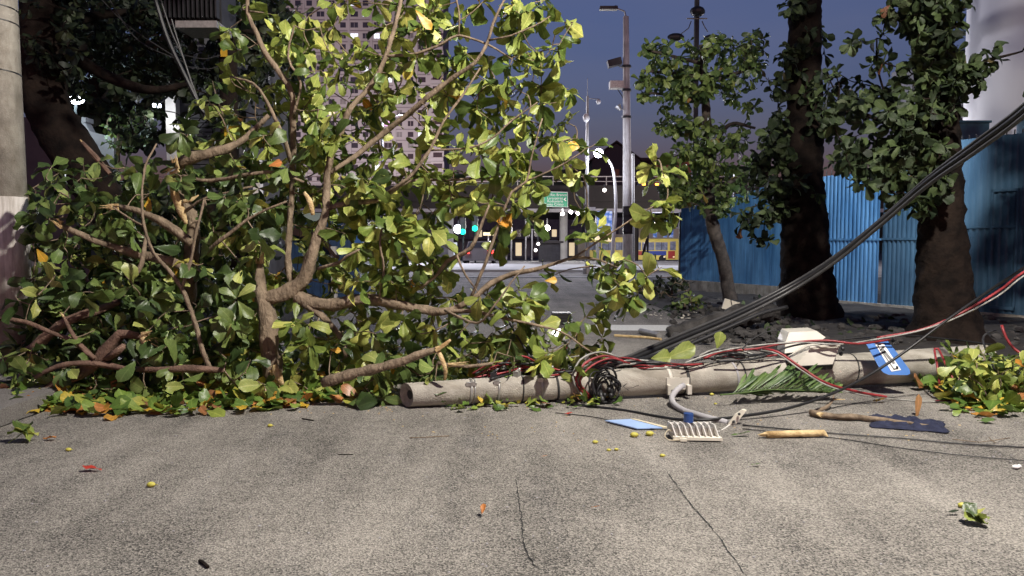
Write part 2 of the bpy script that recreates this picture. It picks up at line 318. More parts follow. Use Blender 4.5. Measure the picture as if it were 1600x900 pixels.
# ---------------------------------------------------------------- leaves and growth
class Leaves:
    U = np.array([0, .22, .45, .7, .88, 1.0]); Wd = np.array([.05, .38, .72, 1.0, .82, .15])
    def __init__(s): s.d = []
    def leaf(s, pos, d, nrm, L, W, bend=.5, fold=.3): s.d.append((*pos, *d, *nrm, L, W, bend, fold))
    def __len__(s): return len(s.d)
    def mesh(s, name, seed=1):
        a = np.array(s.d, float); n = len(a); rs = np.random.RandomState(seed)
        pos, d, nr = a[:, 0:3], a[:, 3:6], a[:, 6:9]; L, W, bd, fo = a[:, 9], a[:, 10], a[:, 11], a[:, 12]
        d = d / np.linalg.norm(d, axis=1, keepdims=True); nr = nr - d * (nr * d).sum(1, keepdims=True)
        nr = nr / (np.linalg.norm(nr, axis=1, keepdims=True) + 1e-9); sd_ = np.cross(d, nr)
        bd = np.where(np.abs(bd) < .05, .05, bd); V = np.zeros((n, 30, 3)); UV = np.zeros((n, 30, 4)); k = 0; ph = rs.uniform(0, 6.28, n); wv_ = rs.uniform(.04, .2, n); tw = rs.uniform(-.8, .8, n)
        for i, u in enumerate(s.U):
            al = L * np.sin(bd * u) / bd; dn = L * (1 - np.cos(bd * u)) / bd
            for v_ in (-1, -.5, 0, .5, 1):
                wv = s.Wd[i] * W / 2 * v_ * (1 + rs.uniform(-.1, .1, n)); up = np.abs(wv) * fo * (1.5 - abs(v_)) + wv_ * W * abs(v_) * np.sin(ph + u * 9 + v_ * 2) + wv * tw * u + (rs.uniform(-.035, .035, n) * W if v_ else 0)
                UV[:, k] = (u, (v_ + 1) / 2, 0, 1)
                V[:, k] = pos + d * (al)[:, None] + nr * (up - dn)[:, None] + sd_ * wv[:, None]; k += 1
        q = []
        for i in range(5):
            for j in range(4): q.append([i * 5 + j, i * 5 + j + 1, i * 5 + j + 6, i * 5 + j + 5])
        Fc = (np.array(q)[None] + (np.arange(n) * 30)[:, None, None]).reshape(-1)
        me = bpy.data.meshes.new(name); me.vertices.add(n * 30); me.vertices.foreach_set('co', V.reshape(-1))
        me.loops.add(len(Fc)); me.loops.foreach_set('vertex_index', Fc.astype(np.int32))
        npol = n * 20; me.polygons.add(npol); me.polygons.foreach_set('loop_start', np.arange(npol, dtype=np.int32) * 4)
        me.polygons.foreach_set('loop_total', np.full(npol, 4, dtype=np.int32)); me.polygons.foreach_set('use_smooth', np.ones(npol, dtype=bool))
        me.update(calc_edges=True); at = me.attributes.new('luv', 'FLOAT_COLOR', 'POINT'); at.data.foreach_set('color', UV.reshape(-1)); me.validate(); return me
def whorl(lv, tip, ax, n, L0, L1, rr, droop=.45, wr=(.40, .64)):
    ax = Vector(ax).normalized(); a = ax.orthogonal().normalized(); b = ax.cross(a)
    for i in range(n):
        an = 2 * math.pi * (i * .382 + rr.random() * .2); th = R(rr.uniform(25, 105)); L = L0 + (L1 - L0) * rr.random() ** .8
        d = ax * math.cos(th) + (a * math.cos(an) + b * math.sin(an)) * math.sin(th) + Vector((0, 0, -droop * rr.uniform(.3, 1.6)))
        d.normalize(); nr = ax - d * ax.dot(d) + Vector((rr.uniform(-.5, .5), rr.uniform(-.5, .5), rr.uniform(-.3, .7)))
        p = Vector(tip) - ax * rr.uniform(0, .09) + d * .012
        lv.leaf(p, d, nr, L, L * rr.uniform(*wr), rr.uniform(-.4, 1.7), rr.uniform(0, .5) if rr.random() < .6 else rr.uniform(.6, 1.4))
class Grower:
    """limbs traced as 3-D polylines; leaf clusters reach the nearest limb with a curved twig"""
    def __init__(s): s.N = []; s.R = []; s.T = []; s.tw = {}; s.lv = {}
    def limb(s, key, pts):   # pts: (x,y,z,r)
        q = catmull(pts)
        for a in q: s.N.append(a[:3]); s.R.append(a[3]); s.T.append(key)
        return q
    def grow(s, clusters, rr, L=(.14, .24), nl=(5, 9), leafkey=None, tr=.0055, maxd=9, bare=0):
        N = [np.array(a) for a in s.N]; A = np.array(N); T = list(s.T)
        cl = sorted(clusters, key=lambda c: ((A - np.array(c)) ** 2).sum(1).min())
        cap = len(A) + len(cl) * 5; B = np.zeros((cap, 3)); B[:len(A)] = A; m = len(A)
        for c in cl:
            c = np.array(c); dd = ((B[:m] - c) ** 2).sum(1); i = int(dd.argmin()); dist = math.sqrt(dd[i]); k = T[i]
            if dist > maxd: continue
            p0 = Vector(B[i]); p1 = Vector(c); md = (p0 + p1) / 2
            off = Vector((rr.uniform(-1, 1), rr.uniform(-1, 1), rr.uniform(-1, .6))) * dist * .16
            pts = [p0, p0.lerp(md, .5) + off * .7, md + off, md.lerp(p1, .5) + off * .6, p1]
            r0 = tr * (1 + min(1.2, dist * 1.2)); tb = s.tw.setdefault(k, MB())
            tb.tube(pts, [r0, r0 * .9, r0 * .8, r0 * .7, tr * .6], 5, cap=False)
            for q in pts[1:]: B[m] = q; T.append(k); m += 1
            ax = (p1 - pts[3]); ax = ax.normalized() if ax.length > 1e-6 else Vector((0, 0, 1))
            ax = (ax + Vector((rr.uniform(-.5, .5), rr.uniform(-.8, .2), rr.uniform(-.2, .6)))).normalized()
            whorl(s.lv.setdefault(k, Leaves()), p1, ax, rr.randint(*nl) if rr.random() > bare else rr.randint(0, 1), L[0], L[1], rr)
# ================================================================ setting
def drop(y): u = max(0, min(1, (y - 52) / 40)); return -1.45 * u * u * (3 - 2 * u)
def strip_sheet(x0_, x1_, ys_, z_): return MB().add([(x, y, z_ + drop(y)) for y in ys_ for x in (x0_, x1_)], [(2 * i, 2 * i + 1, 2 * i + 3, 2 * i + 2) for i in range(len(ys_) - 1)])
struct(strip_sheet(-420, 420, [-60, 20, 52] + [52 + 4 * i for i in range(1, 11)] + [900], -.012), 'ground', M['ground'])
struct(MB().add([(-4.1, -8, 0), (5.6, -8, 0), (5.6, 11, 0), (4.6, 22, 0), (4.6, 30, 0), (-6.0, 30, 0), (-4.1, 14, 0)], [(0, 1, 2, 3, 4, 5, 6)]), 'road', M['road'])
# left pavement with a real kerb
sw = MB().prism([(-30, -8, 0), (-4.28, -8, 0), (-4.28, 6.1, 0), (-4.45, 14, 0), (-30, 14, 0)], (0, 0, .13)); struct(sw, 'sidewalk', M['walk'])
kb = MB().prism([(-4.277, -8, 0), (-4.12, -8, 0), (-4.12, 6.1, 0), (-4.3, 14, 0), (-4.45, 14, 0), (-4.277, 6.1, 0)], (0, 0, .14)); struct(kb, 'kerb', M['walk'])
# earth verge under the trees on the right
def lumpy(name, poly_x, poly_y, h, mt, amp, z0=.004):
    nx, ny = 60, 40; mb = MB(); vs = []; fs = []
    for j in range(ny + 1):
        for i in range(nx + 1):
            u, v_ = i / nx, j / ny; x = poly_x[0] + (poly_x[1] - poly_x[0]) * u; y = poly_y[0] + (poly_y[1] - poly_y[0]) * v_
            x += (y - poly_y[0]) * poly_x[2]; e = min(1, 6 * u, 8 * v_)
            vs.append((x, y, z0 + e * (h + amp * noise.fractal(Vector((x * 1.6, y * 1.6, 0)), 1, 2, 4))))
    for j in range(ny):
        for i in range(nx): a = j * (nx + 1) + i; fs.append((a, a + 1, a + nx + 2, a + nx + 1))
    return struct(mb.add(vs, fs), name, mt, True)
lumpy('soil_verge', (3.4, 12, -.02), (9.3, 21.5), .07, M['soil'], .045)
# far pavements and road beyond the junction
struct(MB().prism([(-9, 36, 0), (12, 34.5, 0), (13, 40, 0), (-9, 47, 0)], (0, 0, .12)), 'traffic_island', M['pave'])
struct(strip_sheet(-60, 60, [30.5, 52] + [52 + 4 * i for i in range(1, 11)] + [112], .004), 'cross_road', M['walk'])
def gpoly(pts, name, mt, z=.006):
    struct(MB().prism([G(x, y, z) for x, y in pts], (0, 0, .001)), name, mt)
struct(MB().add([(-60, 30.6, .008), (60, 30.6, .008), (60, 31, .008), (-60, 31, .008)], [(0, 1, 2, 3)]), 'gutter', M['pave'])
gpoly([(928, 516), (928, 507.5), (1063, 508), (1068, 511), (1066, 517)], 'road_marking', M['paint'])
# cracks: thin ragged dark strips
def crack(pts, wpx, seed):
    r_ = random.Random(seed); q = catmull([(*G(x, y)[:2], 0) for x, y in pts], .03); mb = MB(); vs = []; k = len(q)
    for i, p in enumerate(q):
        t = (q[min(i + 1, k - 1)] - q[max(i - 1, 0)])[:2]; t /= np.linalg.norm(t); nn = np.array([-t[1], t[0]])
        off = r_.uniform(-.006, .006); ww = wpx * r_.uniform(.15, 1) * min(1, (k - i) / 6 + .2)
        for s_ in (-1, 1): vs.append((p[0] + nn[0] * (off + s_ * ww), p[1] + nn[1] * (off + s_ * ww), .004))
    struct(mb.add(vs, [(2 * i, 2 * i + 1, 2 * i + 3, 2 * i + 2) for i in range(k - 1)]), 'road_crack', M['aswet'])
crack([(806, 750), (808, 765), (812, 785), (814, 805), (816, 830), (820, 855), (828, 872), (836, 885), (848, 893)], .0045, 1)
crack([(1042, 738), (1052, 752), (1066, 770), (1078, 788), (1100, 812), (1124, 842), (1142, 868), (1155, 885), (1166, 900)], .004, 2)
crack([(700, 742), (685, 752), (640, 770)], .002, 3)
crack([(916, 757), (930, 750), (960, 741)], .003, 4)

# ---------------------------------------------------------------- hills, houses, tower
hp = []
for px, py in [(-300, 330), (200, 330), (500, 320), (640, 300), (760, 285), (860, 268), (900, 262), (1010, 262), (1090, 262), (1180, 275), (1300, 300), (2100, 320)]: hp.append(P(px, py, 175))
base = [Vector((p.x, p.y, -1)) for p in reversed(hp)]
struct(MB().prism(hp + base, (0, 25, 0)), 'hill', M['hill'])
def gable_house(pl, pr, yb, ye, yp, Y, dep, label, mt=M['house']):
    """front gable between pixels pl..pr, eaves at ye, ridge at yp"""
    a = P(pl, yb, Y); b = P(pr, yb, Y); el = P(pl, ye, Y).z; ri = P(pl, yp, Y).z; t = thing('house', label, 'house', (a.x, Y, a.z), 'houses on the hill')
    mx_ = (a.x + b.x) / 2
    part(MB().prism([(a.x, Y, a.z), (b.x, Y, a.z), (b.x, Y, el), (mx_, Y, ri - .2), (a.x, Y, el)], (0, dep, 0)), 'wall', mt, t)
    o = .5; rf = MB()
    for s0, s1 in ((a.x - o, mx_), (b.x + o, mx_)):
        z0 = el - .3; rf.prism([(s0, Y - .4, z0), (s1, Y - .4, ri), (s1, Y - .4, ri + .3), (s0, Y - .4, z0 + .3)], (0, dep + .8, 0))
    part(rf, 'roof', M['roof'], t)
    part(MB().box((mx_, Y - .03, a.z + (el - a.z) * .6), (1.1, .05, 1.3)), 'window', M['glass'], t)
gable_house(925, 1000, 300, 250, 222, 140, 12, 'dark house with a pointed gable rising behind the tall concrete lamp pole')
t = thing('house', 'low dark house with a flat overhanging roof right of the concrete lamp pole', 'house', P(1010, 290, 150), 'houses on the hill')
a = P(985, 285, 150); b = P(1008, 252, 150); part(MB().b2((a.x, 150, a.z), (b.x + 2, 158, b.z)), 'wall', M['house'], t)
part(MB().b2((a.x - 1, 149, b.z), (b.x + 3, 159, b.z + .6)), 'roof', M['roof'], t)
t = thing('house', 'unplastered orange brick building low on the hill left of the slim tree', 'house', P(1045, 264, 165), 'houses on the hill')
a = P(1016, 264, 160); b = P(1082, 250, 160); part(MB().b2((a.x, 160, a.z - 6), (b.x, 168, b.z)), 'wall', M['brick'], t)
part(MB().b2((a.x, 159.9, b.z + .01), (b.x + .3, 168, b.z + .35)), 'parapet', M['brick'], t)
for i in range(3): part(MB().box((a.x + 2 + i * 2.6, 159.96, b.z - 1.1), (.9, .06, .8)), 'window', M['glass'], t)

TY = 209.0; tow = thing('apartment_tower', 'tall mauve grey apartment tower with scattered lit windows behind the fallen tree', 'apartment building', (-42, TY, 0))
x0, x1 = P(436, 0, TY).x, P(672, 0, TY).x; x2 = P(693, 0, TY).x; zt = 84
part(MB().b2((x0, TY, 0), (x1, TY + 18, zt)), 'wall', M['tower'], tow)
part(MB().b2((x1 + .02, TY - 1.2, 0), (x2, TY + 16, zt)), 'wall', M['tower'], tow)
pr_ = MB(); bd_ = MB(); cols = [448 + 17.6 * i for i in range(13)]
for i in range(0, 14, 2):
    xx = P(439 + 17.6 * i, 0, TY).x
    if xx < x1: pr_.b2((xx - .3, TY - .45, 0), (xx + .3, TY - .003, zt))
part(pr_, 'pilaster', M['tower'], tow)
for j in range(-1, 20): zz = P(0, 13.5 + 17.1 * j, TY).z; bd_.b2((x0 + .1, TY - .14, zz - .22), (x1 - .1, TY - .002, zz))
part(bd_, 'floor_band', M['towerd'], tow)
litc = {(6, 0): 'lit', (8, 3): 'lit', (7, 1): 'lit', (3, 4): 'lit', (6, 3): 'lit', (2, 4): 'lit', (9, 0): 'litw', (7, 6): 'lit', (11, 4): 'lit', (1, 8): 'lit', (9, 11): 'litp', (8, 15): 'lit', (5, 5): 'litw', (9, 7): 'lit', (4, 10): 'litw', (12, 12): 'lit', (10, 14): 'litw'}
rest = MB(); cnt = 0; rw = random.Random(5)
for j in range(-1, 17):
    for i, cx in enumerate(cols):
        wv = 1.5 + .5 * ((i * 7) % 3 == 0); c = P(cx, 5 + 17.1 * j, TY); hh = 1.35
        box = MB().box((c.x, TY - .05, c.z), (wv, .1, hh)); k = litc.get((i, j))
        keep = k or (cnt < 78 and i >= 3 and (i + j) % 2 == 0 and j >= 0)
        if keep:
            wo_ = part(box, 'window', M[k] if k else M['blind' if rw.random() < .4 else 'glass'], tow, label='lit window' if k else None); cnt += 1
            part(MB().b2((c.x - .04, TY - .14, c.z - hh / 2), (c.x + .04, TY - .101, c.z + hh / 2)).b2((c.x - wv / 2 - .1, TY - .16, c.z - hh / 2 - .12), (c.x + wv / 2 + .1, TY - .003, c.z - hh / 2 - .02)), 'frame', M['tower'], wo_)
        else: rest.v or None; rest.box((c.x, TY - .05, c.z), (wv, .1, hh))
part(rest, 'window', M['glass'], tow, kind='stuff')
for j in range(0, 17):   # balconies of the projecting right-hand bay
    z = P(0, 13 + 17.1 * j, TY).z; xm = (x1 + x2) / 2
    part(MB().b2((x1 + .2, TY - 2.3, z - .1), (x2 - .1, TY - 1.21, z + .9)), 'balcony', M['tower'], tow)
    part(MB().b2((x1 + .7, TY - 1.29, z + .95), (x2 - .5, TY - 1.2, z + 2.3)), 'balcony_door', M['glass'], tow)

# ---------------------------------------------------------------- overpass with car
ov = thing('overpass', 'dark concrete road overpass crossing behind the junction', 'overpass', (0, 80, 0)); OY = 82.0
za, zb = P(0, 328, OY).z, P(0, 300, OY).z; zc = P(0, 290, OY).z
part(MB().b2((-46, OY, za), (60, OY + 9, zb)), 'deck', M['over'], ov)
part(MB().b2((-46, OY - .35, zb - 1.0), (60, OY - .02, zc)), 'parapet', M['over'], ov)
rl = MB(); z3 = zc + .9
for i in range(54): x = -45 + i * 1.9; rl.b2((x - .04, OY - .2, zc), (x + .04, OY - .12, z3))
rl.b2((-46, OY - .22, z3), (60, OY - .1, z3 + .1)); rl.b2((-46, OY - .2, zc + .4), (60, OY - .12, zc + .46)); part(rl, 'railing', M['steel'], ov)
for px in (560, 640, 785, 884, 1000, 1130): x = P(px, 0, OY).x; part(MB().tube([(x, OY + 2, -2), (x, OY + 2, za)], .45, 12), 'pillar', M['pave' if px == 884 else 'over'], ov)
part(MB().b2((-46, OY - .42, za - .25), (60, OY - .05, za + .12)), 'beam_edge', M['plaster'], ov)
def far_car(name, px, py, Y, label, z=0, tail='glowR', wd=1.75):
    c = P(px, py, Y); c.z = z; t = thing(name, label, 'car', c)
    prof = [(-wd / 2, .25), (wd / 2, .25), (wd / 2, .85), (wd * .4, 1.0), (wd * .33, 1.42), (-wd * .33, 1.42), (-wd * .4, 1.0), (-wd / 2, .85)]
    part(MB().prism([(c.x + a_, Y, z + b_) for a_, b_ in prof], (0, 4.2, 0)), 'body', M['car'], t)
    part(MB().prism([(c.x + a_, Y - .02, z + b_) for a_, b_ in [(-wd * .36, 1.03), (wd * .36, 1.03), (wd * .3, 1.36), (-wd * .3, 1.36)]], (0, .015, 0)), 'rear_window', M['glass'], t)
    for s_ in (-1, 1):
        part(MB().box((c.x + s_ * wd * .38, Y - .05, z + .78), (.34, .09, .2)), 'tail_light', M[tail], t)
        for yy in (.8, 3.3): part(MB().tube([(c.x + s_ * (wd / 2 - .1) - .1, Y + yy, z + .31), (c.x + s_ * (wd / 2 - .1) + .1, Y + yy, z + .31)], .31, 12), 'wheel', M['tyre'], t)
    return t
far_car('car', 1016, 298, OY + 2, 'car with glowing orange tail lights driving over the overpass', zc - .5, 'glowO', 1.9)
far_car('car', 748, 398, 46, 'car with red tail lights waiting under the green traffic lights', 0, 'glowR', 1.9)
# highway sign
s = thing('direction_sign', 'green direction sign with white lettering mounted on the overpass edge', 'sign', P(867, 312, OY - 1.6))
def signpoly(a, Y, th): return MB().prism([P(x, y, Y) for x, y in a], (0, th, 0))
SY = OY - 1.7
part(signpoly([(849, 299), (887, 300), (887.5, 324), (850, 323)], SY, .12), 'panel', M['green'], s)
for seg in ([(849, 299), (887, 300), (887, 301), (849, 300)], [(850, 322.3), (887, 323.3), (887.5, 324), (850, 323)], [(849, 299), (850, 299), (850.6, 323), (849.6, 323)], [(886.4, 300), (887, 300), (887.5, 324), (886.9, 324)]):
    part(signpoly(seg, SY - .03, .02), 'border', M['white'], s)
for i, (tx, px, py) in enumerate([('Av. Rio Branco', 851, 306.3), ('Laranjeiras', 855, 311.5), ('Rodoviaria', 855, 316.2), ('Santo Cristo', 851.5, 321)]):
    part(text_mesh(tx, .38, Matrix.Translation(P(px, py, SY - .035)) @ Matrix.Rotation(R(90), 4, 'X'), .005), 'lettering', M['white'], s)
part(MB().prism([P(x, y, SY - .035) for x, y in ((883, 309), (885, 309), (882.5, 311.5), (885.5, 314), (883.5, 314), (880.5, 311.5))], (0, .02, 0)), 'arrow', M['white'], s)

# ---------------------------------------------------------------- junction: buses, poles, lamps
by = 100.0; bz = -1.45; bus = thing('city_bus', 'yellow city bus with red and blue lower panels passing behind the junction', 'bus', (16, by, bz))
bx0, bx1 = 9.8, 23.0; pX = lambda px: P(px, 0, by).x
pr = [(by, .35), (by, 2.85), (by + .12, 3.12), (by + 2.3, 3.12), (by + 2.42, 2.85), (by + 2.42, .35)]
part(MB().prism([(bx0, a, bz + b) for a, b in pr], (bx1 - bx0, 0, 0)), 'body', M['busY'], bus)
for a, b_, mt in ((bx0 + .1, pX(985), 'busY'), (pX(986), pX(1009.5), 'busR'), (pX(1010), pX(1046), 'busB'), (pX(1049), pX(1060), 'busR')):
    part(MB().b2((a, by - .03, bz + (.95 if mt != 'busR' or a < pX(1040) else .5)), (b_, by - .004, bz + 1.5)), 'panel', M[mt], bus)
xs = [bx0 + .3 + i * 1.75 for i in range(6)]
for i, x in enumerate(xs):
    wv = part(MB().b2((x, by - .03, bz + 1.62), (x + 1.62, by - .004, bz + 2.65)), 'window', M['busW'], bus)
    part(MB().b2((x + .78, by - .05, bz + 1.62), (x + .85, by - .032, bz + 2.65)), 'frame', M['dmetal'], wv)
part(MB().b2((pX(1052), by - .03, bz + 1.6), (pX(1061), by - .004, bz + 2.75)), 'door_window', M['busW'], bus)
for x in (12.4, 19.8): part(MB().tube([(x, by - .02, bz + .48), (x, by + .3, bz + .48)], .48, 18), 'wheel', M['tyre'], bus)
part(MB().b2((bx0 + 1, by + .3, bz + 3.13), (bx1 - 5, by + 2, bz + 3.3)), 'roof_unit', M['busY'], bus)
for x in (14.0, pX(1015), pX(1043), pX(1058)): part(MB().box((x, by - .05, bz + .72), (.22, .04, .14)), 'marker_light', M['litw'], bus)
# cream building behind the bus
cb = thing('shop_building', 'cream lit building with white railings behind the yellow bus', 'building', (20, 112, bz)); q = lambda px, py: P(px, py, 112)
part(MB().b2((q(982, 0).x, 112, bz), (q(1150, 0).x, 120, q(0, 357).z)), 'wall', M['cream'], cb); part(MB().b2((q(981, 0).x, 111.7, q(0, 357).z + .01), (q(1150, 0).x, 120, q(0, 355).z)), 'cornice', M['white'], cb)
for i in range(18): x = q(984 + i * 5, 0).x; part(MB().b2((x, 111.8, q(0, 355).z + .01), (x + .14, 111.95, q(0, 348).z)), 'bar', M['white'], cb)
for px in (1024, 1040, 1050): part(MB().b2((q(px, 0).x, 111.6, q(0, 371).z), (q(px + 6, 0).x, 111.69, q(0, 345).z)), 'lit_panel', M['ad'], cb)
part(MB().b2((q(905, 0).x, 112.2, bz), (q(980, 0).x, 118, q(0, 366).z)), 'low_wing', M['cream'], cb)

def tube_px(pts, Y, rpx, n=8): return MB().tube([P(x, y, Y) for x, y in pts], [r_ / F * Y for r_ in (rpx if hasattr(rpx, '__len__') else [rpx] * len(pts))], n)
# tall concrete lamp pole
LY = 35.0; lp = thing('lamp_pole', 'tall concrete lamp pole with traffic signal and floodlight right of the lit curved lamp', 'lamp post', G(981, 426))
b0 = G(981, 426); top = P(978, 26, b0.y); LY = b0.y
part(MB().tube([b0, top], [.24, .13], 16), 'pole', M['concL'], lp, True)
part(tube_px([(978, 28), (976, 18), (966, 14), (948, 12)], LY, [1.6, 1.4, 1.2, 1]), 'arm', M['steel'], lp)
part(MB().box(P(951, 13, LY), (.8, .3, .14)), 'lamp_head', M['dmetal'], lp)
part(MB().ball(P(962, 11.5, LY), .09), 'photocell', M['dmetal'], lp)
f_ = part(MB().box(P(960, 98, LY - .1), (.62, .4, .3), M=Matrix.Rotation(R(-15), 3, 'Y')), 'floodlight', M['dmetal'], lp)
part(tube_px([(964, 101), (970, 105), (978, 104)], LY, .9), 'bracket', M['steel'], lp)
part(MB().box(P(963, 133, LY - .2), (.62, .45, .32)), 'cabinet', M['steel'], lp); part(tube_px([(964, 138), (972, 150), (977, 160)], LY, .7), 'cable', M['black'], lp)
part(MB().tube([P(965, 165, LY), P(970, 172, LY)], [.16, .07], 10), 'horn_speaker', M['steel'], lp); part(tube_px([(968, 170), (978, 172)], LY, .8), 'bracket', M['steel'], lp)
for yy in (183, 104, 141): part(MB().ring(P(978 + yy / 200, yy, LY), (0, 0, 1), .19, .1, .03), 'clamp', M['dmetal'], lp)
tl = part(MB().box(P(980.5, 344, LY - .42), (.42, .3, 1.25)), 'traffic_signal', M['black'], lp)
for yy in (331, 344, 357): part(MB().tube([P(980, yy, LY - .6), P(980, yy, LY - .78)], .17, 14), 'signal_lens', M['dmetal'], tl)
# the steel poles beside it
u = thing('utility_post', 'thin steel post standing just right of the tall concrete lamp pole', 'post', G(988, 424)); part(MB().tube([G(989, 424), P(989, 240, G(989, 424).y)], [.09, .06], 8), 'pole', M['steel'], u)
part(MB().tube([P(992, 322, 35), P(991, 345, 35), P(989, 350, 35)], .05, 6), 'conduit', M['steel'], u)
# CCTV pole
cp = thing('camera_pole', 'thin steel pole with two dome cameras left of the lit curved lamp', 'pole', G(918, 428)); CY = G(918, 428).y
part(MB().tube([G(918, 428), P(917, 300, CY), P(918, 150, CY)], [.11, .09, .055], 10), 'pole', M['steel'], cp); part(tube_px([(918, 150), (918, 122)], CY, .4), 'antenna', M['steel'], cp)
part(tube_px([(918, 154), (937, 155)], CY, .7), 'arm', M['steel'], cp); part(MB().ball(P(935, 159, CY), .11), 'dome_camera', M['wpaint'], cp); part(MB().ball(P(916, 184, CY - .1), .15, sc=(1, 1, 1.3)), 'dome_camera', M['wpaint'], cp)
part(MB().tube([G(918, 428), G(918, 428) + Vector((0, 0, .25))], .22, 12), 'base', M['steel'], cp)
part(MB().box(P(925, 329, CY - .1), (.3, .06, .3)), 'plate', M['wpaint'], cp); part(tube_px([(900, 303), (917, 326)], CY, .9), 'brace', M['steel'], cp)
# curved lit street lamp
sl = thing('street_lamp', 'lit street lamp on a curved white pole, blue-white glare', 'street lamp', G(957, 428)); y1 = G(957, 428).y
q = catmull([tuple(P(x, y, y1)) for x, y in ((956, 428), (958, 380), (962, 330), (961, 290), (957, 262), (948, 247), (939, 240))], .15)
part(MB().tube(q, [.10 - .05 * i / len(q) for i in range(len(q))], 10), 'pole', M['wpaint'], sl, True)
hd = P(935, 238, y1); part(MB().ball(hd + Vector((0, .08, .05)), .2, sc=(1.2, 1, .6)), 'lamp_head', M['steel'], sl); part(MB().ball(hd - Vector((0, .06, .04)), .2), 'bulb', M['glowW'], sl)
light('lamp_light', hd - Vector((0, .5, .4)), 260, (.75, .8, 1), sl, .15)
# two lamps added to brighten the junction, mostly hidden by crown and slim tree
for px_, Yq, lab_, Wq in ((595, 44, 'tall added lamp brightening the junction, hidden among the leaves left of the traffic lights', 8000), (1150, 42, 'added lamp brightening the junction, hidden behind the slim standing tree', 4000)):
    q0 = P(px_, 0, Yq); q0.z = 0; hz_ = 8.2 if px_ < 1000 else 5.2; jl = thing('street_lamp', lab_, 'street lamp', q0)
    part(MB().tube([q0, q0 + Vector((0, 0, hz_))], [.11, .07], 10), 'pole', M['dmetal'], jl); part(MB().tube([q0 + Vector((0, 0, hz_ - .05)), q0 + Vector((.5, -.3, hz_ + .3)), q0 + Vector((1.2, -.5, hz_ + .4))], .035, 6), 'arm', M['dmetal'], jl)
    part(MB().box(q0 + Vector((1.4, -.5, hz_ + .42)), (.6, .28, .1)), 'lamp_head', M['dmetal'], jl); light('lamp_light', q0 + Vector((1.4, -.5, hz_ + .1)), Wq, (.88, .87, 1), jl, .15)
# ad panel
ad = thing('advertising_panel', 'backlit blue and white poster panel on a post right of the camera pole', 'billboard', G(937, 410)); ay = 44.0
part(signpoly([(931, 328), (958, 328), (958, 366), (931, 366)], ay, .25), 'case', M['steel'], ad); part(signpoly([(932.5, 330), (956.5, 330), (956.5, 364), (932.5, 364)], ay - .02, .015), 'poster', M['ad'], ad)
part(MB().tube([P(934, 366, ay + .1), Vector((P(934, 366, ay).x, ay + .1, 0))], .1, 8), 'post', M['steel'], ad)
part(signpoly([(930, 369), (958, 369), (958, 377), (930, 377)], ay, .2), 'lower_panel', M['litw'], ad)
# black slim post with torn strip
bp_ = thing('post', 'slim black post with a dark rag tied round it in front of the bus', 'post', G(1011, 424)); yb = G(1011, 424).y
part(MB().tube([G(1011, 424), P(1013, 352, yb)], [.05, .045], 8), 'pole', M['black'], bp_)
part(MB().prism([P(1010, 372, yb), P(1012.5, 375, yb), P(1009, 388, yb), P(1009, 398, yb), P(1002, 399, yb), P(1005, 388, yb)], (0, .03, 0)), 'rag', M['black'], bp_)
# fence end post
solo(MB().b2((P(1063, 455, 22.4).x - .06, 22.35, 0), (P(1063, 455, 22.4).x + .02, 22.45, P(1063, 332, 22.4).z)), 'fence_post', M['black'], 'black post at the far left end of the blue wall', 'post')
# lamps under / by the overpass
def small_lamp(px, py, Y, label, W, col=(1, .95, .9), r=.17, kind='glowS', hang=.3):
    t = thing('lamp', label, 'lamp', P(px, py, Y), 'small lamps under the overpass'); c = P(px, py, Y)
    part(MB().ball(c, r), 'bulb', M[kind], t)
    part(MB().tube([c + Vector((0, .05, r)), c + Vector((0, .05, r + hang))], .05, 6), 'stem', M['dmetal'], t)
    if W: light('lamp_light', c - Vector((0, .35, .1)), W, col, t, .2)
small_lamp(879, 334, 70, 'left lamp of the three under the green direction sign', 3500)
small_lamp(892, 331, 70, 'middle lamp of the three under the green direction sign', 0)
small_lamp(903, 333, 70, 'right lamp of the three under the green direction sign', 3500)
small_lamp(855, 356, 60, 'round white lamp low under the overpass left of its pillar', 900, r=.24, hang=.5)
small_lamp(841, 381, 50, 'upper of two tiny lamps beside the dark kiosk', 0, r=.1, hang=.4)
small_lamp(837, 391, 50, 'lower of two tiny lamps beside the dark kiosk', 0, r=.1, hang=.3)
small_lamp(944.5, 297, 60, 'small warm lamp on a bracket left of the curved pole', 0, r=.15, hang=.3)
small_lamp(716, 358, 55, 'white glare lamp left of the green traffic light', 0, r=.32, hang=.3, kind='glowW')
small_lamp(1026, 349, 94, 'violet white lamp above the bus roof', 3000, (.8, .8, 1), r=.28, hang=.5)
# traffic lights
for px, py, lab in ((723, 362, 'left green traffic light seen through the leaves'), (742, 357, 'right green traffic light seen through the leaves')):
    t = thing('traffic_light', lab, 'traffic light', (P(px, py, 50).x, 50, 0), 'green traffic lights'); c = P(px, py, 50)
    part(MB().box(c + Vector((0, .15, .35)), (.38, .25, 1.1)), 'housing', M['black'], t); part(MB().disc(c + Vector((0, .02, 0)), (0, -1, 0), .17, .04), 'green_lens', M['glowG'], t)
    for k in (1, 2): part(MB().disc(c + Vector((0, .02, .35 * k)), (0, -1, 0), .14, .04), 'dark_lens', M['dmetal'], t)
    part(MB().tube([(c.x, 50.35, 0), (c.x, 50.35, c.z + 1)], .06, 8), 'pole', M['dmetal'], t)
    light('lamp_light', c - Vector((0, .3, 0)), 12, (0, 1, .6), t, .1)
t = thing('street_sign', 'small pale sign on a thin post right of the green lights', 'sign', G(763, 412)); part(signpoly([(755, 363), (772, 363), (772, 368), (755, 368)], 46, .05), 'panel', M['litw'], t)
part(MB().tube([(P(763, 0, 46.1).x, 46.1, 0), P(763, 363, 46.1)], .04, 6), 'post', M['wpaint'], t)
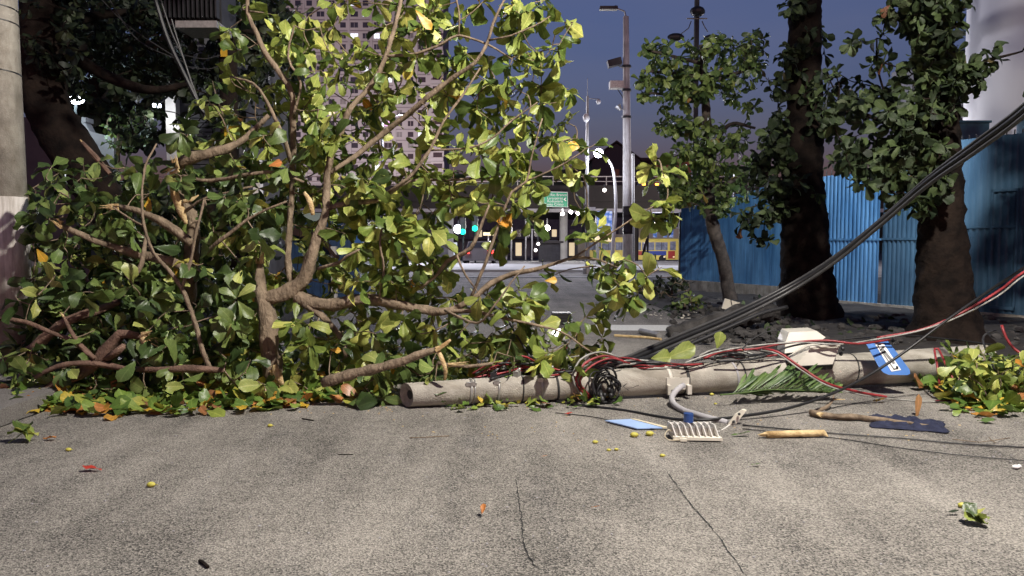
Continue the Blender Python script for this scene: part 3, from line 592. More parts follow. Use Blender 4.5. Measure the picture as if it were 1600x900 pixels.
k_ = thing('kiosk', 'dark street kiosk with a pale roof edge among lamps in the middle distance', 'kiosk', (P(850, 0, 52).x, 52, 0)); a = P(843, 408, 52); b = P(862, 380, 52)
part(MB().b2((a.x, 52, 0), (b.x + .6, 54, b.z)), 'wall', M['dmetal'], k_); part(MB().b2((a.x - .15, 51.8, b.z + .01), (b.x + .8, 54.1, b.z + .15)), 'roof', M['over'], k_)
part(MB().b2((a.x + .15, 51.97, .9), (b.x + .4, 51.995, 1.5)), 'hatch', M['dmetal'], k_)
for i, px in enumerate((791, 799, 822, 832)):
    x = P(px, 0, 56).x; h = P(0, (338, 352, 345, 360)[i], 56).z
    solo(MB().tube([(x, 56, 0), (x, 56, h)], .06, 8).ball((x, 56, h + .05), .09), 'post', M['steel'], ('white post nearest the green lights', 'white post second from the green lights', 'white post between lamps and second row', 'shortest white post left of the kiosk')[i] + ' under the overpass', 'post', 'white posts under the overpass')
# mast behind slim tree
mt_ = thing('utility_mast', 'thin dark mast with equipment box and drooping wires behind the slim leafy tree', 'mast', (P(1088, 0, 30).x, 30, 0)); x = P(1089, 0, 30).x
part(MB().tube([(x, 30, 0), (x, 30, 13.5)], [.14, .09], 10), 'pole', M['dmetal'], mt_); part(MB().ball(P(1090, 18, 29.8), .27, sc=(1.1, .8, .75)), 'equipment_box', M['black'], mt_)
part(tube_px([(1073, 29), (1105, 29)], 29.9, 1), 'crossarm', M['steel'], mt_)
part(tube_px([(1080, 33), (1076, 44), (1063, 54)], 29.9, .8, 5).tube([P(1097, 33, 29.9), P(1101, 42, 29.9), P(1106, 50, 29.9)], .02, 5), 'wire', M['dmetal'], mt_)
for px, py in ((1056, 58), (1113, 60)): part(MB().ball(P(px, py, 29.8), .22, sc=(1.5, .6, .7)), 'hanging_box', M['black'], mt_)
# unseen light added to brighten the tower front
fl = thing('added_tower_light', 'added light on a hidden mast in front of the apartment tower', 'floodlight', (-30, 150, 0))
part(MB().tube([(-30, 150, 0), (-30, 150, 9)], [.3, .2], 10), 'pole', M['steel'], fl); part(MB().box((-30, 150, 9.3), (2, .6, .7)), 'lamp_head', M['dmetal'], fl)
light('lamp_light', (-30, 150.8, 9.6), 170000, (1, .90, .95), fl, .6, spot=150, aim=(-42, 209, 36))

rf_ = random.Random(8)
for (pa, pb, pt, Y, lab) in ((700, 800, 338, 135, 'dim street front with lit windows under the overpass behind the green lights'), (802, 912, 343, 128, 'dim street front with lit shop windows under the overpass behind the kiosk'), (914, 984, 340, 140, 'dim street front under the overpass behind the advertising panel')):
    q = lambda px, py: P(px, py, Y); t = thing('shop_row', lab, 'building', (q((pa + pb) / 2, 0).x, Y, bz)); x_a, x_b, zt2 = q(pa, 0).x, q(pb, 0).x, q(0, pt).z
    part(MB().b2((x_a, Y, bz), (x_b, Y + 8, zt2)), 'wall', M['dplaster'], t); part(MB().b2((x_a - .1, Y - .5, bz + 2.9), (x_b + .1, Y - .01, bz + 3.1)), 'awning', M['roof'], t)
    n_w = int((x_b - x_a) / 1.5)
    for i in range(n_w):
        xx = x_a + .4 + i * 1.5
        part(MB().b2((xx, Y - .04, bz + .3), (xx + 1.0, Y - .005, bz + 2.5)), 'shop_window', M[rf_.choice(['litw', 'lit', 'glass', 'blind', 'glass', 'blind'])], t)
        part(MB().b2((xx + .1, Y - .04, bz + 3.5), (xx + .9, Y - .005, min(zt2 - .2, bz + 4.7))), 'window', M[rf_.choice(['litw', 'glass', 'blind', 'glass', 'glass', 'blind'])], t)
# ---------------------------------------------------------------- right: blue wall, fence, silo, buildings
fA = (5.0, 22.2); fB = (8.9, 14.8)
def fpt(s_): return (fA[0] + (fB[0] - fA[0]) * s_, fA[1] + (fB[1] - fA[1]) * s_)
def s_of(px):
    k = (px - 800) / F; return (k * fA[1] - fA[0]) / ((fB[0] - fA[0]) - k * (fB[1] - fA[1]))
fang = math.atan2(fB[1] - fA[1], fB[0] - fA[0]); fdir = Vector((math.cos(fang), math.sin(fang), 0)); fn = Vector((fdir.y, -fdir.x, 0))
if fn.y > 0: fn = -fn
t = thing('blue_wall', 'smooth blue painted board wall on a low concrete plinth behind the slim tree', 'wall', (*fpt(.2), 0))
s0, s1 = s_of(1063), s_of(1270); L_ = lambda s_: Vector((*fpt(s_), 0))
def wall_seg(sa, sb, z0, z1, off, th):
    a = L_(sa) + fn * off; b = L_(sb) + fn * off
    return MB().prism([a + Vector((0, 0, z0)), b + Vector((0, 0, z0)), b + Vector((0, 0, z1)), a + Vector((0, 0, z1))], -fn * th)
part(wall_seg(s0, s1, -.01, .34, .06, .2), 'plinth', M['conc'], t)
nb = 11
for i in range(nb):
    sa = s0 + (s1 - s0) * i / nb; sb = s0 + (s1 - s0) * (i + 1) / nb - .0014
    part(wall_seg(sa, sb, .345, 2.42 + .06 * i, rnd.uniform(-.006, .006), .05), 'board', M['fence'], t)
def corr_fence(sa, sb, z1, label, mt, pitch=.105, top=0):
    t = thing('corrugated_fence', label, 'fence', (*fpt((sa + sb) / 2), 0), 'corrugated blue fence sections')
    a = L_(sa); b = L_(sb); ln = (b - a).length; n_ = int(ln / pitch); lo = []; 
    prof = [(0, 0), (.35, 0), (.5, .035), (.85, .035)]
    pts = []
    for i in range(n_):
        for u_, o_ in prof: pts.append(a + fdir * ((i + u_) * pitch) + fn * o_)
    vs = []; fs = []
    for p in pts:
        for off in (0, -.012):
            for z in (.05, z1 + rnd.uniform(-.008, .008)): vs.append(p + fn * off + Vector((0, 0, z)))
    for i in range(len(pts) - 1):
        k = i * 4; fs += [(k, k + 4, k + 5, k + 1), (k + 2, k + 3, k + 7, k + 6), (k + 1, k + 5, k + 7, k + 3)]
    part(MB().add(vs, fs), 'sheet', mt, t)
    for z in (.45, z1 * .5, z1 - .3): part(MB().prism([a + fn * .05 + Vector((0, 0, z)), b + fn * .05 + Vector((0, 0, z)), b + fn * .05 + Vector((0, 0, z + .045)), a + fn * .05 + Vector((0, 0, z + .045))], -fn * .013), 'rail', mt, t) if z != z1 - .3 and z != .45 else None
    if top:
        sp = MB()
        for i in range(int(ln / .14)): q = a + fdir * (i * .14 + .05); sp.b2((q.x - .008, q.y - .008, z1 - .01), (q.x + .008, q.y + .008, z1 + top))
        part(sp, 'spike', M['dmetal'], t)
    part(wall_seg(sa, sb, -.01, .12, .1, .2), 'plinth', M['conc'], t); return t
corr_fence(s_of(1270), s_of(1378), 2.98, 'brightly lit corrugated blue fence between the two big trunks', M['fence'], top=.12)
corr_fence(s_of(1378), s_of(1440), 3.0, 'shaded corrugated blue fence just left of the nearer big trunk', M['fence_shaded'])
corr_fence(s_of(1440), s_of(1760), 3.45, 'tall corrugated blue fence right of the nearer big trunk', M['fence_shaded'], pitch=.13, top=.08)
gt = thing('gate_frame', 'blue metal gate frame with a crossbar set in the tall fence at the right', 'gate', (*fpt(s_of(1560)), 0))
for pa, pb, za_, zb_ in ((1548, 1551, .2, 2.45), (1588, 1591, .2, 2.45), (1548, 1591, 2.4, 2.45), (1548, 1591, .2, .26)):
    part(wall_seg(s_of(pa), s_of(pb), za_, zb_, .075, .03), 'bar', M['fence_shaded'], gt)
fence_fill = thing('floodlight', 'added unseen light high on the nearest big trunk, brightening the blue fence', 'floodlight', (6.75, 11.5, 6.2))
part(MB().box((6.75, 11.55, 6.25), (.4, .12, .28)), 'lamp_head', M['dmetal'], fence_fill); part(MB().tube([(6.4, 11.2, 6.2), (6.75, 11.5, 6.25)], .025, 6), 'bracket', M['steel'], fence_fill)
light('lamp_light', (6.75, 11.65, 6.2), 2600, (.93, .95, 1), fence_fill, .06, spot=50, aim=(7.55, 17.3, 1.6))  # invented lamp above the view, added to brighten this stretch of fence
# silo
sx = 19.6; si = thing('silo', 'huge white cylindrical silo rising behind the tall blue fence at the right edge', 'silo', (sx, 26, 0))
cyl = MB(); cyl.tube([(sx, 26, 0), (sx, 26, 14)], 3.75, 64); part(cyl, 'shell', M['silo'], si, True)
sk = MB()
for k in range(64):
    an = 2 * math.pi * k / 64; sk.box((sx + 3.8 * math.cos(an), 26 + 3.8 * math.sin(an), 2.5), (.12, .12, 5.1), rz=an)
part(sk, 'rib', M['silo'], si)
tk = thing('water_tank', 'dark blue round tank with a rim in front of the white silo', 'tank', (14.6, 20, 0))
part(MB().tube([(14.75, 19, 0), (14.75, 19, 4.55)], 1.9, 40), 'shell', M['teal'], tk, True); part(MB().tube([(14.75, 19, 4.56), (14.75, 19, 4.72)], [2.02, 2.02], 40), 'rim', M['dmetal'], tk); part(MB().tube([(14.75, 19, 4.73), (14.75, 19, 5.2)], [1.9, .3], 40), 'lid', M['dmetal'], tk)
tb_ = thing('teal_container', 'teal box shaped container above the fence beside the nearer big trunk', 'container', P(1516, 235, 17)); a = P(1487, 236, 17.2); b = P(1546, 192, 17.2)
part(MB().b2((a.x, 17.2, 0), (b.x, 19, b.z)), 'body', M['teal'], tb_); part(MB().b2((a.x - .03, 17.16, b.z + .003), (b.x + .03, 19.04, b.z + .05)), 'lid', M['teal'], tb_)
gb = thing('grey_building', 'plain grey building with an outside stair left of the white silo', 'building', (17, 30, 0)); a = P(1478, 120, 30); b = P(1526, 85, 30)
part(MB().b2((a.x, 30, 0), (b.x + 1.5, 34, b.z)), 'wall', M['dplaster'], gb); part(MB().b2((a.x - .1, 29.9, b.z + .003), (b.x + 1.6, 34.1, b.z + .18)), 'parapet', M['dplaster'], gb)
part(MB().tube([P(1484, 135, 29.5), P(1512, 192, 29.5)], .035, 6).tube([P(1484, 141, 29.5), P(1509, 192, 29.5)], .025, 6), 'stair_rail', M['wpaint'], gb)
for i in range(6): p = P(1485 + i * 4.4, 137 + i * 9.2, 29.6); part(MB().box(p, (.28, .5, .05)), 'step', M['plaster'], gb)

# ---------------------------------------------------------------- left: house with shutter, walls, blue kiosk
hs = thing('shutter_house', 'dark house front with a slatted roller shutter and white lit columns behind the fallen tree', 'house', (-6.5, 15.6, 0))
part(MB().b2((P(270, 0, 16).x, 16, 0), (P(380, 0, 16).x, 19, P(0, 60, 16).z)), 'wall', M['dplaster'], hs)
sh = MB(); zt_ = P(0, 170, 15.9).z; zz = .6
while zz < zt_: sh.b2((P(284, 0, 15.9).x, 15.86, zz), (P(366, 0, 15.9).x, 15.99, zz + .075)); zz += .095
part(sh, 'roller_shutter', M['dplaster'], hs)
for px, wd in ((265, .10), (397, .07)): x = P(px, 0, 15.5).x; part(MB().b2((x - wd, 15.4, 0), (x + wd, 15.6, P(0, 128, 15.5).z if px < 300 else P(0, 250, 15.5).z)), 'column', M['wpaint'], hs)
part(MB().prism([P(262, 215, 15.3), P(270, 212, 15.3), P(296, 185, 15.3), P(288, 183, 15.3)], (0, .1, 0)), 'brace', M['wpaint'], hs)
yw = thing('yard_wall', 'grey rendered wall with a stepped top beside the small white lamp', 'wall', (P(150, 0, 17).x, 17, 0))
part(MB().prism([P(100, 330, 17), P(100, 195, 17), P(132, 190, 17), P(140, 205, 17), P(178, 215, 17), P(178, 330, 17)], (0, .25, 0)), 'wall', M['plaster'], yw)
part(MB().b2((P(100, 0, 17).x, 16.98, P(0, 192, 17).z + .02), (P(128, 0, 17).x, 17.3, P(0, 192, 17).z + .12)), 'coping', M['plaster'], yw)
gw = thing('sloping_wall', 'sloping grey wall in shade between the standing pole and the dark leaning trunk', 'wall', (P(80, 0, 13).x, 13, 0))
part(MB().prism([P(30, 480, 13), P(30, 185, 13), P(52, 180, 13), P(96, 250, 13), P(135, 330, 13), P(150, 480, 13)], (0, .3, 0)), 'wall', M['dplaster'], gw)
lw = thing('wall_lamp', 'small glaring white lamp on a short pole beside the leaning dark trunk', 'lamp', P(117, 200, 16.2)); c = P(119, 156, 16.2)
part(MB().ball(c, .11, sc=(1.5, 1, .8)), 'bulb', M['glowW'], lw); part(MB().tube([c, P(117, 200, 16.2), Vector((c.x, 16.25, 0))], .03, 6), 'pole', M['dmetal'], lw); light('lamp_light', c - Vector((0, .25, .1)), 60, (.7, .95, 1), lw, .1)
w2 = thing('wall_lamp', 'tiny white lamp under the dark tree near the white column', 'lamp', P(245, 165, 15)); c = P(245, 165, 15)
part(MB().box(c, (.12, .08, .06)), 'bulb', M['glowW'], w2); part(MB().tube([c + Vector((0, .05, .03)), c + Vector((.1, .4, .3))], .02, 6), 'bracket', M['dmetal'], w2); light('lamp_light', c + Vector((.1, -.15, -.2)), 14, (.95, .97, 1), w2, .05)
kb_ = thing('blue_shed', 'dark blue metal shed with a brown sloping roof seen behind the broken trunk', 'shed', (-5.5, 20, 0)); a = P(405, 470, 20); b = P(560, 345, 20)
part(MB().b2((a.x, 20, 0), (b.x, 23, b.z)), 'wall', M['bluedark'], kb_)
rib = MB(); x = a.x + .1
while x < b.x: rib.b2((x, 19.96, .1), (x + .05, 19.998, b.z - .1)); x += .22
part(rib, 'wall_rib', M['bluedark'], kb_)
part(MB().prism([P(395, 350, 19.6), P(500, 378, 19.6), P(525, 405, 19.6), P(525, 400, 19.6), P(500, 368, 19.6), P(395, 335, 19.6)], (0, 3.6, 0)), 'roof', M['brown'], kb_)
x = P(515, 0, 19.7).x; part(MB().b2((x - .07, 19.7, 0), (x + .07, 19.84, P(0, 385, 19.7).z)), 'column', M['wpaint'], kb_)
part(MB().b2((P(545, 0, 19.9).x, 19.88, 1.1), (P(562, 0, 19.9).x, 19.95, 2.2)), 'panel', M['blue'], kb_)
# low dark buildings / hoarding along the left and middle distance
for (pa, pb, py, Y, lab) in ((-60, 260, 300, 24, 'low dark building far left behind the leaning trunk'), (560, 700, 335, 64, 'low dark building behind the fallen tree left of the traffic lights')):
    t = thing('low_building', lab, 'building', (P((pa + pb) / 2, 0, Y).x, Y, 0)); a = P(pa, 0, Y); b = P(pb, py, Y)
    part(MB().b2((a.x, Y, 0), (b.x, Y + 6, b.z)), 'wall', M['dplaster'], t); part(MB().b2((a.x - .1, Y - .1, b.z + .005), (b.x + .1, Y + 6, b.z + .2)), 'roof', M['roof'], t)
    for i in range(3): xx = a.x + (b.x - a.x) * (i + .5) / 3; part(MB().box((xx, Y - .03, b.z * .55), (1.1, .05, .9)), 'window', M['glass'], t)

# ---------------------------------------------------------------- the lamp that lights the near road
sl = thing('street_lamp', 'street lamp over the near road whose arm reaches in from the right', 'street lamp', (6.6, 2.2, 0)); lx, ly, lz = LAMP
part(MB().tube([(6.6, 2.2, 0), (6.6, 2.2, 7.6)], [.15, .1], 14), 'pole', M['conc'], sl)
part(MB().tube([(6.6, 2.2, 7.5), (6.0, 2.4, 8.3), (4.4, 3.0, 8.65), (lx + .2, ly - .1, lz + .42)], .035, 8), 'arm', M['steel'], sl)
part(MB().box((lx, ly, lz + .4), (.7, .32, .1), rz=R(-24)), 'lamp_head', M['dmetal'], sl); light('lamp_light', (lx, ly, lz), LAMP_W, (1, .935, .85), sl, .2)
# ================================================================ standing pole at the left edge
c0 = Vector((-5.52, 8.35, .13))
sp = thing('utility_pole', 'standing concrete utility pole at the left edge, its lower half painted white', 'utility pole', c0)
zc_ = P(20, 308, 8.35).z; zb_ = P(20, 474, 8.35).z
def prad(z): return .205 - .0085 * z
def pseg(z0, z1, o=0): return MB().tube([(c0.x, c0.y, z0), (c0.x, c0.y, z1)], [prad(z0) + o, prad(z1) + o], 28)
part(pseg(.1, 9), 'pole', M['conc'], sp, True)
part(MB().tube([(c0.x, c0.y, zb_), (c0.x, c0.y, zc_)], [prad(zb_) + .004, prad(zc_) + .004], 28), 'painted_band', M['concL'], sp, True)
for z in (3.98, 3.83, 3.3): part(MB().ring((c0.x, c0.y, z), (.05, .1, 1), prad(z), .012, .006, 28), 'tie_wire', M['black'], sp)
st_ = MB(); rr_ = random.Random(3)
coil = MB()
for k in range(5):
    cc = Vector((-5.78 + rr_.uniform(-.02, .02), 8.02 - k * .015, 3.63 + rr_.uniform(-.03, .03))); r_ = .30 + rr_.uniform(-.02, .03)
    coil.tube([cc + Vector((r_ * .85 * math.cos(a_ / 24 * 2 * math.pi), .02 * math.sin(a_), r_ * 1.15 * math.sin(a_ / 24 * 2 * math.pi))) for a_ in range(25)], .013, 7, cap=False)
cl = thing('cable_coil', 'black cable coil hanging on the standing pole at the left edge', 'cable coil', (-5.78, 8.0, 3.4)); part(coil, 'loops', M['black'], cl, True)
tr_ = thing('transformer', 'dark grey finned transformer box hanging high among the leaves, upper left', 'transformer', P(305, 48, 11.5))
a = P(262, 38, 11.5); b = P(345, -30, 11.5)
part(MB().b2((a.x, 11.5, a.z), (b.x, 12.1, b.z)), 'tank', M['dmetal'], tr_)
for i in range(12): x = a.x + .03 + i * (b.x - a.x - .06) / 11; part(MB().b2((x - .012, 11.35, a.z + .06), (x + .012, 11.497, b.z)), 'fin', M['dmetal'], tr_)
part(MB().b2((a.x + .2, 11.3, a.z - .1), (b.x, 11.9, a.z - .002)), 'base_plate', M['steel'], tr_)
up = thing('utility_pole', 'dark utility pole behind the leaves carrying the transformer', 'utility pole', (P(352, 0, 12.3).x, 12.3, 0)); xx = P(354, 0, 12.3).x
part(MB().tube([(xx, 12.3, 0), (xx, 12.3, 8)], [.16, .12], 16), 'pole', M['barkdark'], up, True)
part(MB().b2((xx - .05, 12.12, P(0, 88, 12.1).z), (xx + .05, 12.15, P(0, 55, 12.1).z)), 'yellow_plate', M['yellow'], up)
gc = [('black steep cable hanging left of the transformer', [(240, -10), (262, 60), (290, 120), (322, 185)], 'black', 3.2), ('grey steep cable beside the black one left of the transformer', [(248, -10), (268, 50), (286, 90), (305, 150)], 'cableg', 1.2), ('short grey steep cable closest to the transformer', [(268, 30), (280, 70), (300, 130), (318, 178)], 'cableg', 1.2)]
for lab, pts, m_, r_ in gc: solo(MB().tube(catmull([tuple(P(x, y, 10.5)) for x, y in pts]), r_ / F * 10.5, 7), 'overhead_cable', M[m_], lab, 'cable')
for i, (pts, lab) in enumerate([([(150, -10), (200, 40), (275, 90)], 'upper thin wire crossing the dark tree at top left'), ([(165, -10), (215, 62), (290, 98)], 'lower thin wire crossing the dark tree at top left'), ([(288, 86), (318, 92), (345, 86)], 'upper of two sagging wires under the transformer'), ([(292, 104), (325, 108), (350, 100)], 'lower of two sagging wires under the transformer')]):
    solo(MB().tube(catmull([tuple(P(x, y, 11)) for x, y in pts]), .006, 5), 'wire', M['cableg'], lab, 'wire', 'thin wires at the upper left')

# ================================================================ fallen tree and torn branches
g = Grower(); limbQ = {}
def limb(key, pts, n=9):
    q = g.limb(key, [(*P(x, y, Y), r_ / F * Y * (.8 if r_ < 7 else .9)) for x, y, Y, r_ in pts]); limbQ.setdefault(key, []).append(q); return q
T = 'tree'
limb(T, [(432, 602, 7.35, 17), (424, 560, 7.35, 15), (418, 500, 7.4, 15), (410, 470, 7.45, 14), (406, 440, 7.45, 10), (406, 404, 7.5, 5)])
limb(T, [(408, 468, 7.45, 12), (443, 460, 7.5, 14), (477, 433, 7.5, 12), (490, 390, 7.5, 9.5), (502, 355, 7.55, 8.5), (510, 325, 7.6, 7.5), (510, 290, 7.7, 6.5), (517, 247, 7.7, 6), (533, 207, 7.7, 5.5), (550, 167, 7.7, 5.5), (580, 133, 7.8, 5), (603, 88, 7.8, 4.5), (617, 40, 7.9, 4), (630, -15, 8, 3.5)])
limb(T, [(510, 327, 7.6, 5), (545, 317, 7.6, 5), (587, 313, 7.6, 4.5), (615, 298, 7.6, 4), (640, 283, 7.6, 3), (700, 281, 7.6, 2), (770, 278, 7.7, 1.5)])
limb(T, [(463, 463, 7.5, 12), (510, 477, 7.45, 11), (573, 468, 7.4, 9.5), (633, 478, 7.4, 8), (693, 487, 7.4, 7), (733, 470, 7.4, 6), (767, 443, 7.45, 5.5), (800, 428, 7.5, 5), (840, 420, 7.5, 4.5), (867, 412, 7.5, 3.5), (900, 402, 7.5, 2.5), (933, 405, 7.5, 2), (965, 418, 7.5, 1.5)])
limb(T, [(693, 487, 7.4, 5), (735, 486, 7.3, 4), (780, 496, 7.2, 3), (830, 506, 7.1, 2.5), (880, 520, 7.1, 2), (915, 545, 7.1, 1.5), (940, 560, 7.1, 1)])
limb(T, [(475, 475, 7.45, 6), (510, 500, 7.4, 6), (532, 528, 7.4, 5.5), (542, 558, 7.4, 5)])
limb(T, [(867, 412, 7.5, 2.5), (900, 400, 7.4, 2), (930, 380, 7.3, 2), (957, 363, 7.3, 1.6), (987, 343, 7.3, 1.6), (1030, 317, 7.3, 1.3)])
limb(T, [(603, 88, 7.8, 3), (653, 83, 7.8, 2.6), (693, 67, 7.8, 2.4), (717, 55, 7.8, 2.4), (763, 70, 7.8, 2), (800, 92, 7.8, 1.4)])
limb(T, [(717, 55, 7.8, 2), (718, 27, 7.8, 1.8), (712, -10, 7.9, 1.5)])
limb(T, [(517, 270, 7.7, 4), (560, 240, 7.9, 4.5), (600, 208, 8, 5), (640, 177, 7.9, 5), (667, 153, 7.8, 5), (700, 127, 7.8, 4.5), (743, 97, 7.7, 3.5), (763, 63, 7.7, 3), (770, 37, 7.7, 2.6), (792, -10, 7.7, 2)])
limb(T, [(600, 308, 7.6, 4), (620, 292, 7.4, 4), (640, 277, 7.4, 3.5), (673, 233, 7.4, 3), (693, 190, 7.4, 2.5), (727, 143, 7.4, 2), (750, 106, 7.4, 1.6)])
limb(T, [(673, 235, 7.4, 2), (733, 231, 7.3, 2), (770, 215, 7.3, 2), (800, 188, 7.3, 1.5), (840, 160, 7.3, 1.2)])
limb(T, [(763, 63, 7.7, 2), (800, 55, 7.6, 1.6), (845, 35, 7.6, 1.2), (860, 25, 7.6, 1)])
limb(T, [(733, 470, 7.4, 3), (755, 420, 7.3, 3), (780, 350, 7.3, 2.5), (800, 300, 7.3, 2.2), (822, 283, 7.3, 2), (833, 235, 7.3, 1.6), (847, 185, 7.3, 1.2)])
limb(T, [(822, 283, 7.3, 1.6), (870, 262, 7.3, 1.4), (905, 240, 7.3, 1.2)])
limb(T, [(656, 450, 7.4, 3), (680, 432, 7.4, 3), (700, 408, 7.3, 4), (735, 388, 7.2, 4), (752, 350, 7.2, 3), (765, 320, 7.2, 2)])
limb(T, [(695, 485, 7.3, 2.5), (745, 505, 7.1, 2.5), (770, 480, 7.0, 2), (800, 440, 7, 1.6), (820, 415, 7, 1.2)])
limb(T, [(712, 395, 7.2, 2), (727, 430, 7.2, 2), (742, 450, 7.2, 2)])
limb(T, [(497, 420, 7.4, 3), (530, 410, 7.3, 3.2), (543, 400, 7.2, 2.6), (562, 390, 7.2, 2)])
limb(T, [(592, 470, 7.3, 2.5), (600, 420, 7.2, 2.2), (594, 380, 7.2, 2.2), (600, 340, 7.3, 1.6)])
limb(T, [(458, 460, 7.6, 6), (450, 400, 7.9, 6), (456, 300, 8, 6), (458, 250, 8, 6), (457, 183, 7.9, 6), (457, 150, 7.8, 5.5), (440, 117, 7.8, 5), (413, 80, 7.8, 5), (400, 50, 7.8, 4.5), (387, 20, 7.8, 4), (388, -15, 7.8, 3.5)])
limb(T, [(457, 260, 7.9, 4), (443, 213, 7.8, 4), (430, 187, 7.8, 3.5), (415, 155, 7.8, 3), (395, 130, 7.8, 2.5), (360, 120, 7.9, 2)])
limb(T, [(457, 183, 7.8, 3), (470, 130, 7.7, 2.5), (450, 90, 7.7, 2.2), (460, 40, 7.7, 1.6)])
K = 'split_trunk'
limb(K, [(292, 470, 7.9, 13), (300, 400, 7.9, 12), (300, 345, 7.9, 10), (280, 300, 7.9, 9), (272, 268, 7.9, 5)])
limb(K, [(276, 258, 7.8, 9), (300, 246, 7.8, 10), (335, 238, 7.8, 8.5), (370, 225, 7.9, 7), (395, 205, 8, 5), (420, 180, 8, 4)])
limb(K, [(285, 275, 7.7, 4), (330, 283, 7.7, 4), (390, 272, 7.6, 3.4), (430, 270, 7.6, 3), (475, 285, 7.6, 2.5)])
limb(K, [(318, 398, 7.3, 4), (345, 375, 7.2, 4), (375, 352, 7.2, 3.2), (400, 335, 7.2, 2.4), (448, 315, 7.2, 2)])
limb(K, [(290, 330, 7.7, 3), (320, 310, 7.6, 2.2), (360, 300, 7.6, 2), (400, 290, 7.6, 1.5)])
B1 = 'forked_twig'
limb(B1, [(330, 580, 7.0, 5), (318, 548, 7.0, 4.4), (300, 490, 7.0, 4.2), (283, 448, 7.0, 4), (262, 420, 7.0, 3.6), (240, 395, 7.0, 3.2), (225, 352, 7.05, 2.8), (222, 310, 7.1, 2.4), (226, 262, 7.2, 2), (245, 225, 7.3, 1.5)])
limb(B1, [(285, 448, 7.0, 3.2), (298, 410, 7.0, 3), (306, 365, 7.0, 2.6), (320, 310, 7.05, 2)])
limb(B1, [(222, 352, 7.05, 2.2), (200, 340, 7.1, 1.8), (175, 322, 7.1, 1.6)])
B2 = 'torn_branch'
limb(B2, [(58, 622, 7.1, 9), (95, 598, 7.0, 10), (140, 575, 7.0, 11), (165, 550, 7.0, 11), (188, 523, 7.0, 9), (220, 525, 7.0, 6)])
limb(B2, [(0, 498, 7.0, 4), (40, 503, 7.0, 4), (85, 522, 6.95, 4.4), (120, 535, 6.95, 4.5), (150, 562, 6.95, 5)])
limb(B2, [(98, 492, 6.9, 2.6), (110, 515, 6.9, 3.5), (125, 540, 6.9, 4), (148, 560, 6.9, 4)])
limb(B2, [(168, 560, 6.95, 7), (185, 548, 6.9, 7), (195, 540, 6.9, 6)])
limb(B2, [(55, 590, 6.9, 4), (90, 572, 6.9, 5), (140, 567, 6.9, 5.5), (190, 575, 6.95, 6), (240, 578, 6.9, 6), (300, 576, 6.85, 7), (350, 578, 6.9, 5)])
limb(B2, [(45, 548, 7.3, 8), (80, 520, 7.3, 9), (110, 500, 7.3, 9), (160, 482, 7.4, 7), (190, 470, 7.5, 5)])
B3 = 'low_branch'
limb(B3, [(504, 598, 6.75, 9), (560, 582, 6.7, 8.5), (610, 570, 6.7, 8), (650, 556, 6.7, 7), (683, 546, 6.7, 5)])
limb(B3, [(683, 568, 6.9, 3.5), (730, 572, 6.9, 3.5), (770, 568, 6.9, 3)])
B4 = 'dark_branch'
limb(B4, [(93, 350, 7.4, 4), (130, 368, 7.4, 6), (170, 383, 7.5, 6), (210, 395, 7.6, 8), (270, 410, 7.6, 8), (310, 430, 7.7, 8)])
limb(B4, [(180, 322, 7.4, 3.5), (215, 330, 7.4, 6), (250, 345, 7.5, 7), (300, 380, 7.6, 8)])
limb(B4, [(205, 440, 7.3, 5), (222, 410, 7.3, 5), (228, 370, 7.4, 3)])

GRID = ["000000011221231232000", "000000012211222132000", "000000012122212332000", "000000111322122331000", "000001222321122232200",
        "011112222332222222101", "022222233223322210100", "022222331113320100100", "023333331122221001121", "133333321111111210120",
        "233333331222211321200", "333333332222222332100", "223333333332000000000"]
rc = random.Random(11); cl_ = []
def frontY(py): return 6.75 + (1 - max(0, min(1, py / 620))) * 1.1
for r_i, row in enumerate(GRID):
    for c_i, ch in enumerate(row):
        k = int(ch) * ((1.75 if r_i < 5 and c_i >= 14 else 2.15) if c_i > 7 else 2.4); n_ = int(k) + (rc.random() < k - int(k))
        for _ in range(n_):
            px, py = (c_i + rc.random()) * 50, (r_i + rc.random()) * 50
            Y = frontY(py) + abs(rc.gauss(0, .65))
            if 700 < px < 770 and 335 < py < 410 and rc.random() < .85: continue
            if any(a_ < px < b_ and c_ < py < d_ for a_, b_, c_, d_ in ((840, 892, 290, 332), (912, 1000, 225, 300), (925, 1060, 365, 402), (765, 925, 400, 428), (845, 900, 480, 500))) and rc.random() < .9: continue
            if 400 < px < 530 and 395 < py < 500 and Y < 7.7: Y = 7.9 + rc.random()
            p = P(px, py, Y)
            if p.z < .06: p = G(px, min(py, 618)); p.z = .07 + rc.random() * .1
            cl_.append(tuple(p))
        back = 0
        if r_i >= 5 and c_i <= 13: back = 2.6 if r_i >= 8 else 1.8
        elif r_i in (2, 3, 4) and 6 <= c_i <= 11: back = 1.0
        if 14 <= c_i <= 17 and r_i >= 9: back = 1.2
        if c_i in (8, 9, 10) and r_i in (7, 8): back = 1
        n_ = int(back) + (rc.random() < back - int(back))
        for _ in range(n_):
            px, py = (c_i + rc.random()) * 50, (r_i + rc.random()) * 50; p = P(px, py, rc.uniform(8.2, 10.2))
            if p.z < .1: p.z = .1 + rc.random() * .15
            cl_.append(tuple(p))
for px, py in ((1042, 312), (1052, 330), (1036, 340), (1020, 345), (930, 225), (915, 232), (945, 420), (960, 445), (985, 470), (975, 405), (1010, 432), (960, 465)): cl_.append(tuple(P(px, py, 7.3)))
LP = []
